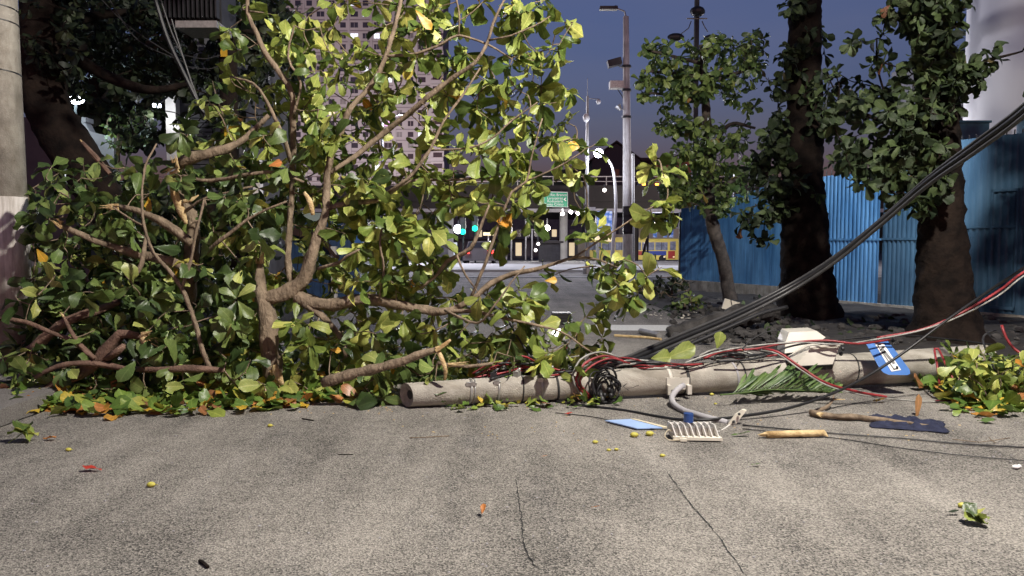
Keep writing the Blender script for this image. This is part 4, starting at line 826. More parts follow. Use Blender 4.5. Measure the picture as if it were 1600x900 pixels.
for k in limbQ:
    for q in limbQ[k]:
        for a in q[::2]:
            if a[3] > .014: LP.append((800 + F * a[0] / (a[1] * math.cos(PITCH) - (a[2] - CZ) * math.sin(PITCH)), 450 - F * ((a[1]) * math.sin(PITCH) + (a[2] - CZ) * math.cos(PITCH)) / (a[1] * math.cos(PITCH) - (a[2] - CZ) * math.sin(PITCH)), a[1], a[3] * F / a[1]))
LP = np.array(LP); out_ = []; rq = random.Random(77)
for p in cl_:
    zc = p[1] * math.cos(PITCH) - (p[2] - CZ) * math.sin(PITCH); px = 800 + F * p[0] / zc; py = 450 - F * (p[1] * math.sin(PITCH) + (p[2] - CZ) * math.cos(PITCH)) / zc
    dd = np.hypot(LP[:, 0] - px, LP[:, 1] - py) - LP[:, 3]; i = int(dd.argmin())
    if dd[i] < 19 and p[1] < LP[i, 2] + .28 and rq.random() < .9:
        p = tuple(P(px, py, LP[i, 2] + .32 + .5 * rq.random()))
        if p[2] < .06: continue
    out_.append(p)
cl_ = out_
g.grow(cl_, random.Random(21), L=(.12, .265), nl=(4, 9), bare=.13)
LBL = {T: ('fallen_tree', 'large fallen almond tree with thick forked limbs and green crown blocking the road', 'fallen tree'),
       K: ('broken_tree', 'split leafy trunk with long pale torn wood on its top, left part of the pile', 'broken tree'),
       B1: ('forked_branch', 'slender bare forked branch leaning upright at the left of the pile', 'branch'),
       B2: ('torn_branch', 'thick reddish torn branches lying low at the left by the kerb', 'branch'),
       B3: ('low_branch', 'cut branch with curling pale bark strip lying left of the pole end', 'branch'),
       B4: ('dark_branch', 'dark broken boughs with pale snapped ends deep in the left of the pile', 'branch')}
TH = {}
for k, (nm, lab, cat) in LBL.items():
    q0 = limbQ[k][0][0]; t = thing(nm, lab, cat, (q0[0], q0[1], 0)); TH[k] = t
    for i, q in enumerate(limbQ[k]):
        mb = MB().tube([tuple(a[:3] + .006 * np.array(noise.noise_vector(Vector(a[:3]) * 6))) for a in q], [a[3] for a in q], 12, rough=.55)
        part(mb, ('trunk' if i == 0 else 'limb') if k in (T, K) else 'limb', M['barkred' if k == B2 else 'bark'], t, True)
    if k in g.tw: part(g.tw[k], 'twigs', M['bark'], t, True)
    if k in g.lv: part(g.lv[k].mesh('foliage', 3), 'foliage', M['leaf' if k == T else 'leafD'], t)
def splinter(key, px, py, Y, n, lpx, ang, spread, wpx, seed=1):
    """ragged pale wood at a break: thin tapering shards"""
    r_ = random.Random(seed); mb = MB(); s_ = Y / F
    for i in range(n):
        a = R(ang + r_.uniform(-spread, spread)); L = lpx * r_.uniform(.4, 1) * s_; o = P(px + r_.uniform(-wpx, wpx) * math.sin(R(ang)), py + r_.uniform(-wpx, wpx) * math.cos(R(ang)), Y - .02 + r_.uniform(-.02, .02))
        d = Vector((math.cos(a), r_.uniform(-.25, .15), math.sin(a))); w_ = wpx * s_ * r_.uniform(.3, .7)
        mb.tube([o, o + d * L * .5, o + d * L], [w_, w_ * .65, .001], 4)
    part(mb, 'torn_wood', M['wood'], TH[key])
splinter(T, 430, 578, 7.2, 9, 36, -80, 8, 8, 1); splinter(T, 406, 412, 7.45, 8, 22, 88, 8, 5, 2)
splinter(K, 276, 262, 7.7, 6, 22, 100, 10, 5, 3); splinter(K, 278, 262, 7.75, 5, 26, 215, 12, 7, 4)
splinter(B2, 222, 526, 6.95, 22, 30, -20, 60, 5, 5); splinter(B1, 175, 322, 7.1, 4, 22, 178, 10, 3, 6); splinter(B4, 97, 352, 7.35, 5, 20, 150, 8, 5, 7)
splinter(B3, 683, 546, 6.7, 5, 24, 35, 12, 5, 8); splinter(B4, 185, 323, 7.3, 6, 30, 178, 6, 4, 9); splinter(B3, 700, 570, 6.85, 6, 45, 3, 6, 3, 10); splinter(B2, 98, 494, 6.9, 3, 12, 120, 20, 2, 11)
def strip(key, pts, Y, wpx, nm='bark_strip', mt='wood'):
    q = catmull([(*P(x, y, Y + dy), w_) for (x, y, dy), w_ in zip(pts, wpx)], .02); mb = MB(); s_ = Y / F; vs = []; n_ = len(q)
    for i, a in enumerate(q):
        t = q[min(i + 1, n_ - 1)][:3] - q[max(0, i - 1)][:3]; t = Vector(t).normalized(); sd_ = t.cross(Vector((0, 1, 0))).normalized(); p = Vector(a[:3])
        for e in (-1, 1):
            for dpt in (0, .012): vs.append(p + sd_ * e * a[3] * s_ + Vector((0, dpt + .006 * e, 0)))
    fs = []
    for i in range(n_ - 1):
        k = 4 * i; fs += [(k, k + 2, k + 6, k + 4), (k + 1, k + 5, k + 7, k + 3), (k, k + 4, k + 5, k + 1), (k + 2, k + 3, k + 7, k + 6)]
    fs += [(0, 1, 3, 2), (4 * n_ - 4, 4 * n_ - 2, 4 * n_ - 1, 4 * n_ - 3)]
    part(mb.add(vs, fs), nm, M[mt], TH[key], True)
strip(K, [(268, 268, 0), (272, 300, -.02), (283, 330, -.03), (291, 350, -.02)], 7.72, [3, 6, 6, 2])
strip(K, [(285, 315, 0), (298, 312, -.02), (310, 305, -.02)], 7.68, [3, 3.5, 1])
strip(B3, [(684, 548, 0), (690, 560, -.05), (696, 578, -.06), (695, 594, -.02)], 6.68, [3, 3.4, 3, 2]); strip(B3, [(682, 548, 0), (692, 540, -.02), (704, 531, -.02)], 6.68, [3, 3, 2])
strip(T, [(428, 570, 0), (434, 588, -.05), (441, 602, -.05)], 7.15, [4, 7, 3]); strip(T, [(475, 300, 0), (484, 315, -.05), (489, 336, -.05)], 7.4, [2, 4, 2.5])
# loose brown stub seen against the dark trunk
t = thing('snapped_branch', 'short pinkish snapped branch standing against the dark leaning trunk', 'branch', P(170, 270, 9))
part(MB().tube([P(128, 222, 9), P(148, 244, 9), P(172, 272, 9)], [.02, .032, .028], 8, rough=.3), 'limb', M['barkred'], t); part(MB().tube([P(125, 218, 9), P(129, 223, 9)], [.004, .018], 6), 'torn_wood', M['wood'], t)

# ================================================================ standing trees
def std_tree(name, label, key, limbs, regions, mt, bark, L, nl, seed, tr=.008, cat='tree', dens=1.0):
    gg = Grower(); lq = []
    for pts in limbs: lq.append(gg.limb(key, pts))
    rr = random.Random(seed); cl = []
    for (x0_, x1_, y0_, y1_, Y0, Y1, n_) in regions:
        for _ in range(int(n_ * dens)):
            u, v_ = rr.uniform(-1, 1), rr.uniform(-1, 1)
            if u * u + v_ * v_ > 1.15: continue
            cl.append(tuple(P((x0_ + x1_) / 2 + u * (x1_ - x0_) / 2, (y0_ + y1_) / 2 + v_ * (y1_ - y0_) / 2, rr.uniform(Y0, Y1))))
    gg.grow(cl, rr, L=L, nl=nl, tr=tr)
    t = thing(name, label, cat, (lq[0][0][0], lq[0][0][1], 0))
    for i, q in enumerate(lq): part(MB().tube([a[:3] for a in q], [a[3] for a in q], 20 if i == 0 else 8, rough=.16), 'trunk' if i == 0 else 'limb', bark, t, True)
    part(gg.tw[key], 'twigs', bark, t); part(gg.lv[key].mesh('foliage', seed), 'crown', mt, t); return t
def tl_(pts): return [(*P(x, y, Y), r_ / F * Y) for x, y, Y, r_ in pts]
# slim tree in tiers
g0 = G(1140, 474)
YS = g0.y
std_tree('young_tree', 'slim standing tree with leaves in flat tiers before the smooth blue wall', 's',
    [tl_([(1142, 478, YS, 12), (1136, 440, YS, 10.5), (1128, 400, YS, 9.5), (1114, 355, YS, 10), (1109, 320, YS, 9), (1107, 250, YS, 8), (1103, 170, YS, 6.5), (1098, 110, YS, 4), (1095, 70, YS, 2.5)]),
     tl_([(1109, 310, YS, 5), (1080, 290, YS, 3), (1050, 270, YS - .3, 2)]), tl_([(1106, 215, YS, 4), (1080, 205, YS, 3), (1045, 197, YS, 2)]), tl_([(1102, 160, YS, 4), (1060, 150, YS, 3), (1010, 145, YS, 1.6)]), tl_([(1100, 130, YS, 4), (1150, 115, YS, 3), (1185, 100, YS, 2)]), tl_([(1098, 120, YS, 4), (1050, 115, YS, 3), (1005, 110, YS, 1.6)]), tl_([(1107, 240, YS, 4), (1140, 195, YS, 3), (1180, 200, YS, 2)]), tl_([(1110, 300, YS, 4), (1150, 280, YS, 3), (1190, 260, YS, 2)]), tl_([(1098, 100, YS, 3), (1040, 85, YS, 2), (1010, 78, YS, 1.6)])],
    [(1006, 1100, 62, 104, YS - 1, YS + 1.4, 44), (1090, 1196, 55, 125, YS - 1, YS + 1.4, 74), (1165, 1196, 45, 80, YS - .3, YS + .6, 8), (994, 1080, 104, 132, YS - 1, YS + 1, 30), (1050, 1190, 108, 150, YS - .8, YS + 1, 60), (998, 1090, 138, 168, YS - 1, YS + 1, 30), (1130, 1185, 150, 172, YS - .5, YS + .6, 10), (1025, 1110, 178, 210, YS - 1, YS + 1, 34), (1080, 1180, 190, 225, YS - 1, YS + 1, 34), (1045, 1175, 215, 330, YS - .8, YS + 1.2, 150), (1036, 1090, 258, 318, YS - .8, YS + .8, 60)],
    M['leafmid'], M['barkyoung'], (.16, .27), (5, 8), 31, dens=.78)
# further big trunk
g1 = G(1262, 500); Y1_ = g1.y
std_tree('big_tree', 'big dark trunk standing between the smooth blue wall and the bright corrugated fence', 'a',
    [tl_([(1263, 503, Y1_, 54), (1262, 470, Y1_, 44), (1260, 420, Y1_, 38), (1257, 350, Y1_, 34), (1254, 280, Y1_, 31), (1256, 150, Y1_, 26), (1258, 0, Y1_, 23), (1258, -120, Y1_, 21), (1255, -220, Y1_, 16)]),
     tl_([(1256, -60, Y1_, 9), (1200, -140, Y1_ - .6, 7), (1120, -200, Y1_ - 1.4, 4)]), tl_([(1257, -90, Y1_, 9), (1320, -160, Y1_ - 1, 7), (1400, -200, Y1_ - 1.6, 4)]), tl_([(1256, 330, Y1_, 5), (1215, 290, Y1_ - .3, 4), (1180, 250, Y1_ - .3, 2)]), tl_([(1256, 210, Y1_, 5), (1300, 170, Y1_ - .3, 3), (1330, 140, Y1_ - .3, 2)])],
    [(1195, 1250, 170, 330, Y1_ - .9, Y1_ + .4, 70), (1215, 1275, -10, 190, Y1_ - .7, Y1_ - .2, 26), (1150, 1215, 325, 378, Y1_ - 1, Y1_, 14), (1270, 1300, 90, 340, Y1_ - .7, Y1_, 14), (1200, 1230, 60, 190, Y1_ - .5, Y1_, 12), (1170, 1240, 220, 345, Y1_ - .6, Y1_ + .6, 50), (1265, 1300, 40, 110, Y1_ - .4, Y1_ + .2, 7), (1050, 1330, -330, -60, Y1_ - 1, Y1_ + 3, 110)],
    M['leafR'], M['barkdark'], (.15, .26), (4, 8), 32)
# nearer big trunk
g2 = G(1478, 537); Y2_ = g2.y
std_tree('big_tree', 'nearest big dark trunk, wide flared base before the tall corrugated fence', 'b',
    [tl_([(1480, 540, Y2_, 66), (1478, 500, Y2_, 48), (1474, 430, Y2_, 38), (1470, 330, Y2_, 33), (1467, 240, Y2_, 31), (1462, 120, Y2_, 29), (1450, 0, Y2_, 27), (1440, -150, Y2_, 24), (1430, -300, Y2_, 18)]),
     tl_([(1455, 40, Y2_, 8), (1500, -60, Y2_ - .5, 7), (1580, -160, Y2_ - 1, 4)]), tl_([(1448, -60, Y2_, 9), (1350, -190, Y2_ - 1, 7), (1200, -280, Y2_ - 1.6, 4)]), tl_([(1452, -40, Y2_, 9), (1480, -200, Y2_ - 1.5, 7), (1520, -330, Y2_ - 3, 4)]), tl_([(1455, 0, Y2_, 8), (1600, -60, Y2_ - .6, 6), (1720, 60, Y2_ - 1, 4)]), tl_([(1466, 240, Y2_, 5), (1400, 200, Y2_ - .4, 4), (1330, 170, Y2_ - .3, 2.4)]), tl_([(1466, 160, Y2_, 4), (1520, 105, Y2_ - .5, 3), (1598, 80, Y2_ - .6, 1.4)]), tl_([(1400, 200, Y2_ - .4, 2), (1372, 110, Y2_ - .4, 1.6), (1370, 60, Y2_ - .4, 1.2)])],
    [(1385, 1510, -20, 60, Y2_ - .9, Y2_ - .1, 60), (1420, 1500, 40, 190, Y2_ - .8, Y2_ - .35, 44), (1290, 1440, 120, 290, Y2_ - .9, Y2_ + .5, 120), (1355, 1390, 48, 120, Y2_ - .6, Y2_ - .2, 7), (1318, 1370, 55, 75, Y2_ - .5, Y2_ - .2, 3), (1380, 1480, 200, 330, Y2_ - .9, Y2_ - .4, 70), (1495, 1545, 90, 140, Y2_ - .8, Y2_ - .3, 12), (1540, 1600, 75, 100, Y2_ - .7, Y2_ - .5, 4), (1430, 1500, -10, 120, Y2_ - .6, Y2_ + .4, 30), (1280, 1330, 110, 180, Y2_ - .4, Y2_ + .4, 14), (1440, 1850, -560, -60, Y2_ - 1.5, Y2_ + 2, 170), (1620, 1850, -120, 300, Y2_ - 2, Y2_ + .5, 110), (1630, 1900, -160, 240, 8.3, 9.8, 150), (1370, 1720, -480, -190, 7.4, 9.2, 150)],  # trailing regions: unseen foliage added to keep lamp light off trunk and fence
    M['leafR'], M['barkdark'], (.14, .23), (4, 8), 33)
# dark leaning tree at upper left
Y3_ = 12.0
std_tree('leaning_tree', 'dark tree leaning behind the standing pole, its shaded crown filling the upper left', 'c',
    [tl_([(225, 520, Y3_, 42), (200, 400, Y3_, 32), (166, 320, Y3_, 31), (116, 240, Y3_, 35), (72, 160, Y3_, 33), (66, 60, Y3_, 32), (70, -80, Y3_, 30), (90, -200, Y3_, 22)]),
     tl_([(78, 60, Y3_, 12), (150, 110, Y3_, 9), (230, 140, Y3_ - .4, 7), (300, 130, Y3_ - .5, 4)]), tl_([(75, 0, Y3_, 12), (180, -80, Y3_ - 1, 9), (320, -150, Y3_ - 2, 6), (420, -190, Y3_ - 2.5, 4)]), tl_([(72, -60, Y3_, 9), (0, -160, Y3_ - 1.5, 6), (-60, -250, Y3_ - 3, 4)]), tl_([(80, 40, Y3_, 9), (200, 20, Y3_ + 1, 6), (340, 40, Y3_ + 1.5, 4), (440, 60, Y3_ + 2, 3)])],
    [(45, 260, -20, 150, Y3_ + .4, Y3_ + 3, 150), (150, 480, -30, 140, Y3_ + .5, Y3_ + 3.5, 220), (270, 430, 40, 230, Y3_ + .5, Y3_ + 3, 80), (30, 130, -20, 130, Y3_ - .8, Y3_ + .2, 50), (180, 260, 130, 220, Y3_ + 1.5, Y3_ + 3.5, 18), (-200, 480, -520, -60, Y3_ - 3.5, Y3_ + 1, 330)],  # last region: unseen overhead crown, placed to block the lamp light
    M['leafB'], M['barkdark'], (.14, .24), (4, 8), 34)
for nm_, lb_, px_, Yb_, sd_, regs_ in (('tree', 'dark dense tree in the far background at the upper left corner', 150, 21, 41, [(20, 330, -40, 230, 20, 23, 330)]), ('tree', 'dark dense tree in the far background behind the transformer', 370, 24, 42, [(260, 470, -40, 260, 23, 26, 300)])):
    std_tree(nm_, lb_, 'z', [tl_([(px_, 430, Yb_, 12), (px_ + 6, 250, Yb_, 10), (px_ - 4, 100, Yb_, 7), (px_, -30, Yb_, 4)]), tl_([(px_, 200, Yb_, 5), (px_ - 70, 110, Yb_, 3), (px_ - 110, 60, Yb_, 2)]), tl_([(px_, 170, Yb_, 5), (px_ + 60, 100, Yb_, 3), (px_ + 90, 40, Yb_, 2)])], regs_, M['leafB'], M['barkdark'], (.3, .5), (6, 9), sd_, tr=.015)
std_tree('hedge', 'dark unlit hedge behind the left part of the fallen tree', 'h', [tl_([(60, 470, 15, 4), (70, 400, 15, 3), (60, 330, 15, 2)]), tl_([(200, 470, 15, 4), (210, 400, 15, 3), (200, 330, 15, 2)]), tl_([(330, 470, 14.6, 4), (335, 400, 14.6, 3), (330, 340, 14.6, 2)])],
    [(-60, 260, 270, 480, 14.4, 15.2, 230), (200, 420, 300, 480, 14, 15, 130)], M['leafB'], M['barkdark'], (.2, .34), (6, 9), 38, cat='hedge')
std_tree('shrub', 'small bush lit pale green beside the white lamp and grey yard wall', 'd',
    [tl_([(185, 260, 16.5, 3), (185, 220, 16.5, 2), (190, 190, 16.5, 1.5)])], [(160, 235, 170, 235, 15.9, 17.2, 46)], M['leafmid'], M['bark'], (.1, .18), (4, 7), 35, cat='bush')
std_tree('shrub', 'low dark bush at the foot of the fence post left of the blue wall', 'e',
    [tl_([(1050, 462, 20, 2), (1050, 450, 20, 1.6), (1050, 440, 20, 1.2)])], [(1000, 1078, 430, 468, 18.8, 21, 60)], M['leafB'], M['bark'], (.1, .18), (4, 7), 36, cat='bush')
std_tree('shrub', 'leaf tuft sprouting from the verge left of the slim tree foot', 'f',
    [tl_([(1070, 480, 16, 1.6), (1070, 475, 16, 1.4), (1070, 470, 16, 1.2)])], [(1050, 1100, 462, 486, 15.6, 16.4, 14)], M['leafmid'], M['bark'], (.12, .2), (4, 6), 37, cat='bush')
# ================================================================ fallen concrete pole
PA = Vector((-0.945, 6.72, .116)); PB = Vector((5.06, 8.05, .20)); rA, rB = .106, .184
pax = (PB - PA).normalized(); fp = thing('fallen_pole', 'fallen concrete utility pole lying across the road with metal bands round it', 'utility pole', (2, 7.3, 0))
def pp(px):  # axis point seen at pixel column px, and radius there
    k = (px - 800) / F; s_ = (k * PA.y - PA.x) / ((PB.x - PA.x) - k * (PB.y - PA.y)); return PA.lerp(PB, s_), rA + (rB - rA) * s_
def on(px, up=0.0, front=0.0):  # point on/around the pole: up and towards the camera in metres from its surface
    c, r_ = pp(px); a = math.atan2(up, front); return c
n_ = 40; sh_ = MB().tube([PA.lerp(PB, i / n_) for i in range(n_ + 1)], [rA + (rB - rA) * i / n_ for i in range(n_ + 1)], 32, cap=False)
for i in range(32): v_ = Vector(sh_.v[i]); sh_.v[i] = tuple(v_ + pax * (-(v_.y - PA.y) * .5))   # slanted cut at the narrow end
part(sh_, 'shaft', M['conc'], fp, True)
ring_ = [Vector(q) for q in sh_.v[:32]]; ctr = sum(ring_, Vector()) / 32
part(MB().add([ctr + (q - ctr) * .4 + pax * .03 for q in ring_] + ring_, [(i, (i + 1) % 32, 32 + (i + 1) % 32, 32 + i) for i in range(32)]), 'end_face', M['conc2'], fp)
part(MB().add([ctr + (q - ctr) * .4 + pax * .031 for q in ring_], [tuple(range(32))]), 'core_hole', M['grime'], fp)
for i, (px, w_, m_) in enumerate([(733, .022, 'steel'), (739, .012, 'steel'), (776, .02, 'steel'), (815, .012, 'grime'), (844, .03, 'steel'), (868, .02, 'grime'), (1042, .035, 'boxw'), (1068, .03, 'grime'), (1146, .02, 'plaster'), (1158, .014, 'grime'), (1330, .012, 'grime')]):
    c, r_ = pp(px); tilt = Vector((0, rnd.uniform(-.06, .06), rnd.uniform(-.1, .1))); b_ = part(MB().ring(c, pax + tilt, r_ * 1.003, w_, .006, 28), 'band', M[m_], fp, True)
    if m_ == 'steel': part(MB().box(c + Vector((0, -r_ * .75, r_ * .72)), (.05, .04, .035)).tube([c + Vector((-.03, -r_ * .8, r_ * .78)), c + Vector((.04, -r_ * .8, r_ * .78))], .007, 6), 'clamp_bolt', M['steel'], b_)
for i, px in enumerate((771, 808, 852, 860, 885)):
    c, r_ = pp(px); part(MB().box(c + Vector((0, -.01, r_ + .02)), (.06, .05, .05), rz=i).tube([c + Vector((-.03, -.02, r_ + .03)), c + Vector((.03, .0, r_ + .07))], .009, 6).ball(c + Vector((.02, 0, r_ + .06)), .016, 8, 5), 'fitting', M['steel' if i % 2 else 'dmetal'], fp)
# white bracket from which the lamp arm leaves
c, r_ = pp(1056); part(MB().box(c + Vector((.0, -r_ - .015, -.01)), (.22, .02, .11), rz=.1).box(c + Vector((-.09, -r_ - .05, -.06)), (.03, .07, .09)).box(c + Vector((.1, -r_ - .05, -.06)), (.04, .07, .08)), 'bracket', M['boxw'], fp)
# lamp arm
la = thing('curved_pipe', 'bent grey lamp arm with a flat end plate lying before the fallen pole', 'pipe', (1.4, 6.3, 0))
ap = [tuple(P(*q)) for q in ((1068, 602, 6.98), (1058, 609, 6.9), (1050, 620, 6.82), (1053, 631, 6.7), (1068, 641, 6.5), (1090, 648, 6.35), (1115, 655, 6.22), (1142, 662, 6.12))]
part(MB().tube(catmull(ap, .04), .026, 14), 'arm', M['plaster'], la, True)
part(MB().tube([P(1138, 661, 6.12), P(1150, 660, 6.1)], [.03, .038], 12), 'collar', M['steel'], la)
pl = MB().prism([P(x, y, 6.08) for x, y in ((1160, 640), (1166, 642), (1149, 664), (1142, 667), (1137, 663), (1148, 648))], (.01, .02, .004)); part(pl, 'end_plate', M['tin'], la)
for x, y in ((1146, 659), (1155, 647)): part(MB().ball(P(x, y, 6.06), .012, 8, 5), 'bolt', M['grime'], la)
# finned lamp head on the road
lh = thing('fallen_luminaire', 'white finned street lamp head lying broken on the road', 'street light', G(1085, 688)); o = G(1086, 688); L1 = .36; hx = -L1 / 2
def lp_(x, y, z): return Vector((o.x + x, o.y + y * .9 - x * .06, z))
part(MB().prism([lp_(-.17, -.05, .012), lp_(.19, -.06, .012), lp_(.17, .10, .012), lp_(-.17, .13, .012)], (0, 0, .022)), 'base', M['tin'], lh)
part(MB().prism([lp_(-.16, .0, .034), lp_(-.155, .0, .095), lp_(-.17, .12, .095), lp_(-.17, .12, .034)], (.30, 0, 0)), 'housing', M['steel'], lh)
for i in range(8):
    x = -.165 + i * .045; part(MB().prism([lp_(x + .015, -.04, .034), lp_(x - .01, .0, .118), lp_(x - .02, .12, .118), lp_(x - .02, .12, .034)], (.007, 0, 0)), 'fin', M['wpaint'], lh)
part(MB().b2(lp_(-.18, .1, .1), lp_(.13, .13, .112)), 'rim', M['wpaint'], lh)
pc = part(MB().tube([lp_(-.03, .1, .118), lp_(-.03, .1, .185)], .037, 18), 'photocell', M['cap'], lh)
part(MB().tube(catmull([tuple(lp_(*q)) for q in ((-.16, .02, .06), (-.2, 0, .075), (-.23, -.03, .04), (-.2, -.05, .012), (-.12, -.06, .014))], .01), .004, 6), 'wire', M['cream'], lh)
part(MB().tube([lp_(.15, .05, .06), P(1125, 674, 5.9), P(1140, 664, 6.05)], .005, 6), 'wire', M['wpaint'], lh)
part(MB().box(lp_(-.1, -.07, .018), (.05, .02, .02)), 'terminal', M['tin'], lh)
# white junction box on the pole
jb = thing('junction_box', 'beige tapered cable box lying open against the fallen pole', 'junction box', G(1270, 600))
def P7(x, y, Y): return P(x, y, Y)
bx = MB(); F1 = [P7(1241, 572, 7.25), P7(1301, 569, 7.25), P7(1312, 541, 7.3), P7(1266, 545, 7.3)]; bk = [P7(1226, 560, 7.45), P7(1280, 560, 7.55), P7(1312, 538, 7.5), P7(1262, 536, 7.5)]
bx.add(F1 + bk, [(0, 1, 2, 3), (7, 6, 5, 4), (0, 4, 5, 1), (1, 5, 6, 2), (2, 6, 7, 3), (3, 7, 4, 0)]); part(bx, 'body', M['boxw'], jb)
F2 = [P7(1226, 552, 7.5), P7(1262, 548, 7.5), P7(1290, 527, 7.55), P7(1276, 517, 7.6), P7(1233, 519, 7.6), P7(1227, 535, 7.55)]
part(MB().prism(F2, (.03, .3, .0)), 'lid', M['boxw'], jb); part(MB().prism([P7(1240, 573.5, 7.24), P7(1302, 570.5, 7.24), P7(1300, 577, 7.27), P7(1246, 579.5, 7.27)], (0, .25, 0)), 'seal', M['grime'], jb)
part(MB().tube([P7(1265, 543, 7.27), P7(1312, 539.5, 7.27)], .012, 8), 'rim', M['boxw'], jb)
for x, y in ((1314, 537), (1317, 545), (1314, 553)): part(MB().ball(P7(x, y, 7.28), .02, 8, 5), 'latch', M['dmetal'], jb)
# blue sign
sg = thing('road_sign', 'bent blue sign with a white square and black arrow emblem lying on the fallen pole', 'sign', P(1387, 560, 7.2))
def S(x, y, off=0): t_ = (y - 535) / 50; return P(x, y, 7.45 - .22 * t_ - off)
op = [(1352.5, 535.5), (1378, 532.5), (1388, 534), (1394, 541), (1421.5, 578), (1422, 584), (1418, 586), (1388, 585.5), (1380, 582), (1374, 575)]
part(MB().prism([S(*q) for q in op], (0, .012, .004)), 'plate', M['blue'], sg)
part(MB().prism([S(x, y, .006) for x, y in ((1367, 537), (1380, 536), (1408, 578), (1393, 580.5))], (0, .004, .001)), 'white_panel', M['white'], sg)
def bar(a, b_, w_): 
    a, b_ = S(*a, .012), S(*b_, .012); d = (b_ - a).normalized(); sd_ = d.cross(Vector((0, 1, 0))).normalized() * w_; return MB().prism([a - sd_, b_ - sd_, b_ + sd_, a + sd_], (0, .003, 0))
part(bar((1371, 539), (1397, 577), .006), 'mark', M['black'], sg); part(bar((1371, 539), (1377, 538), .006), 'mark', M['black'], sg); part(bar((1396, 577), (1403, 576), .006), 'mark', M['black'], sg)
part(bar((1378, 545), (1397, 568), .014), 'arrow', M['black'], sg); part(bar((1402, 572), (1402, 576), .012), 'mark', M['black'], sg); part(bar((1376, 548), (1382, 541), .01), 'mark', M['black'], sg)

# ================================================================ cables
used_lab = {}
def cable(pts, rpx, m_, label, step=.05, wob=0, group=None):
    rpx *= .82 if m_ in ('cabler', 'cablew') else 1
    q = catmull([tuple(P(*p)) if len(p) == 3 else tuple(G(p[0], p[1], .012)) for p in pts], step); Ym = sum(a[1] for a in q) / len(q); v = [Vector(a) for a in q]
    if wob: v = [p + Vector(noise.noise_vector(p * 5)) * wob for p in v]
    for p in v: p.z = max(p.z, .008)
    solo(MB().tube(v, rpx / F * Ym, 7), 'cable', M[m_], label, 'cable', group, smooth=True)
big = [(1680, 90, 5.6), (1600, 172, 6.2), (1520, 232, 6.8), (1450, 283, 7.4), (1370, 352, 8), (1300, 408, 8.4), (1230, 452, 8.6), (1150, 492, 8.4), (1060, 530, 8.0), (990, 560, 7.6), (950, 576, 7.3), (935, 596, 7.05), (940, 622, 6.85)]
def shift(pts, dx, dy, dY=0): return [(p[0] + dx * (0.5 + 0.5 * math.sin(i * 1.3)), p[1] + dy * (1 + .3 * math.sin(i * .9)), p[2] + dY) for i, p in enumerate(pts)]
cable(big, 4.2, 'black', 'thickest black cable sweeping down from the upper right to the fallen pole')
cable(shift(big, 3, 5.5, -.03), 3, 'cableg', 'grey cable hugging the underside of the thick black sweeping cable'); cable(shift(big, -3, -5, .03), 2.6, 'cableg', 'grey cable running along the top of the thick black sweeping cable')
cable([(1230, 480, 8.3), (1190, 490, 8.2), (1120, 520, 8), (1060, 545, 7.8), (1000, 562, 7.5), (960, 572, 7.2)], 3.6, 'black', 'second thick black cable lying beneath the sweeping one near the verge')
cable([(1660, 375, 6.4), (1600, 418, 6.6), (1540, 458, 6.8), (1480, 500, 6.9), (1420, 545, 6.9), (1360, 585, 6.8), (1300, 615, 6.6), (1230, 638, 6.4), (1160, 650, 6.25), (1100, 656, 6.15), (1040, 654, 6.3), (970, 648, 6.6), (900, 640, 6.8), (868, 637, 6.95)], 2.3, 'black', 'thin black cable crossing in front of the blue sign to the lamp arm')
cable([(1670, 385, 7.0), (1600, 425, 7.1), (1560, 455, 7.2), (1500, 490, 7.3), (1440, 515, 7.35), (1370, 528, 7.4)], 2.6, 'cabler', 'red cable descending from the right edge above the blue sign')
cable([(1670, 392, 7.0), (1600, 431, 7.08), (1560, 462, 7.15), (1500, 494, 7.25), (1440, 516, 7.3), (1370, 530, 7.35), (1310, 538, 7.2), (1250, 535, 7.3), (1180, 540, 7.35), (1120, 550, 7.2), (1070, 567, 7.1)], 1.6, 'cablew', 'long white cable from the right edge over the beige box')
cable([(1390, 531, 7.3), (1340, 537, 7.2), (1290, 532, 7.25), (1230, 536, 7.35), (1180, 545, 7.3), (1130, 549, 7.3), (1100, 560, 7.2)], 2.2, 'cabler', 'red cable running over the beige box toward the loops')
cable([(1190, 545, 7.1), (1215, 550, 7.0), (1250, 573, 6.9), (1290, 598, 6.8), (1340, 612, 6.85), (1385, 620, 6.9)], 2.5, 'cabler', 'red cable curving down over the palm frond to the road')
cable([(1188, 547, 7.1), (1215, 553, 6.98), (1250, 577, 6.88), (1290, 601, 6.78), (1340, 616, 6.8), (1400, 624), (1440, 627), (1495, 628)], 1.3, 'cablew', 'white cable beside the red one over the palm frond')
cable([(1462, 627), (1480, 627), (1500, 627)], 2.2, 'cabler', 'short pink red cable end on the road before the leaf pile')
cable([(1120, 565, 7.2), (1180, 560, 7.25), (1240, 540, 7.35), (1320, 530, 7.4), (1400, 524, 7.45), (1480, 530, 7.6), (1560, 540, 7.7)], 1.6, 'black', 'thin black cable over the top of the beige box')
cable([(860, 560, 7.3), (880, 548, 7.35), (886, 542, 7.4)], 2, 'cabler', 'short red cable end sticking up among leaves left of the coil')
cable([(820, 568, 7.3), (860, 563, 7.3), (905, 556, 7.3)], 1.3, 'cablew', 'short white cable beside the upright red cable end')
cable([(1468, 600, 7.0), (1464, 570, 7.1), (1460, 545, 7.3), (1466, 545, 7.3), (1478, 570, 7.1), (1492, 598, 6.95)], 2.2, 'cabler', 'dark red cable looped over the pole just right of the blue sign')
cable([(1565, 600, 7), (1546, 560, 7.1), (1536, 530, 7.3), (1544, 520, 7.4), (1556, 516, 7.5)], 1.6, 'cableg', 'grey cable arch rising from the leaf pile at the right')
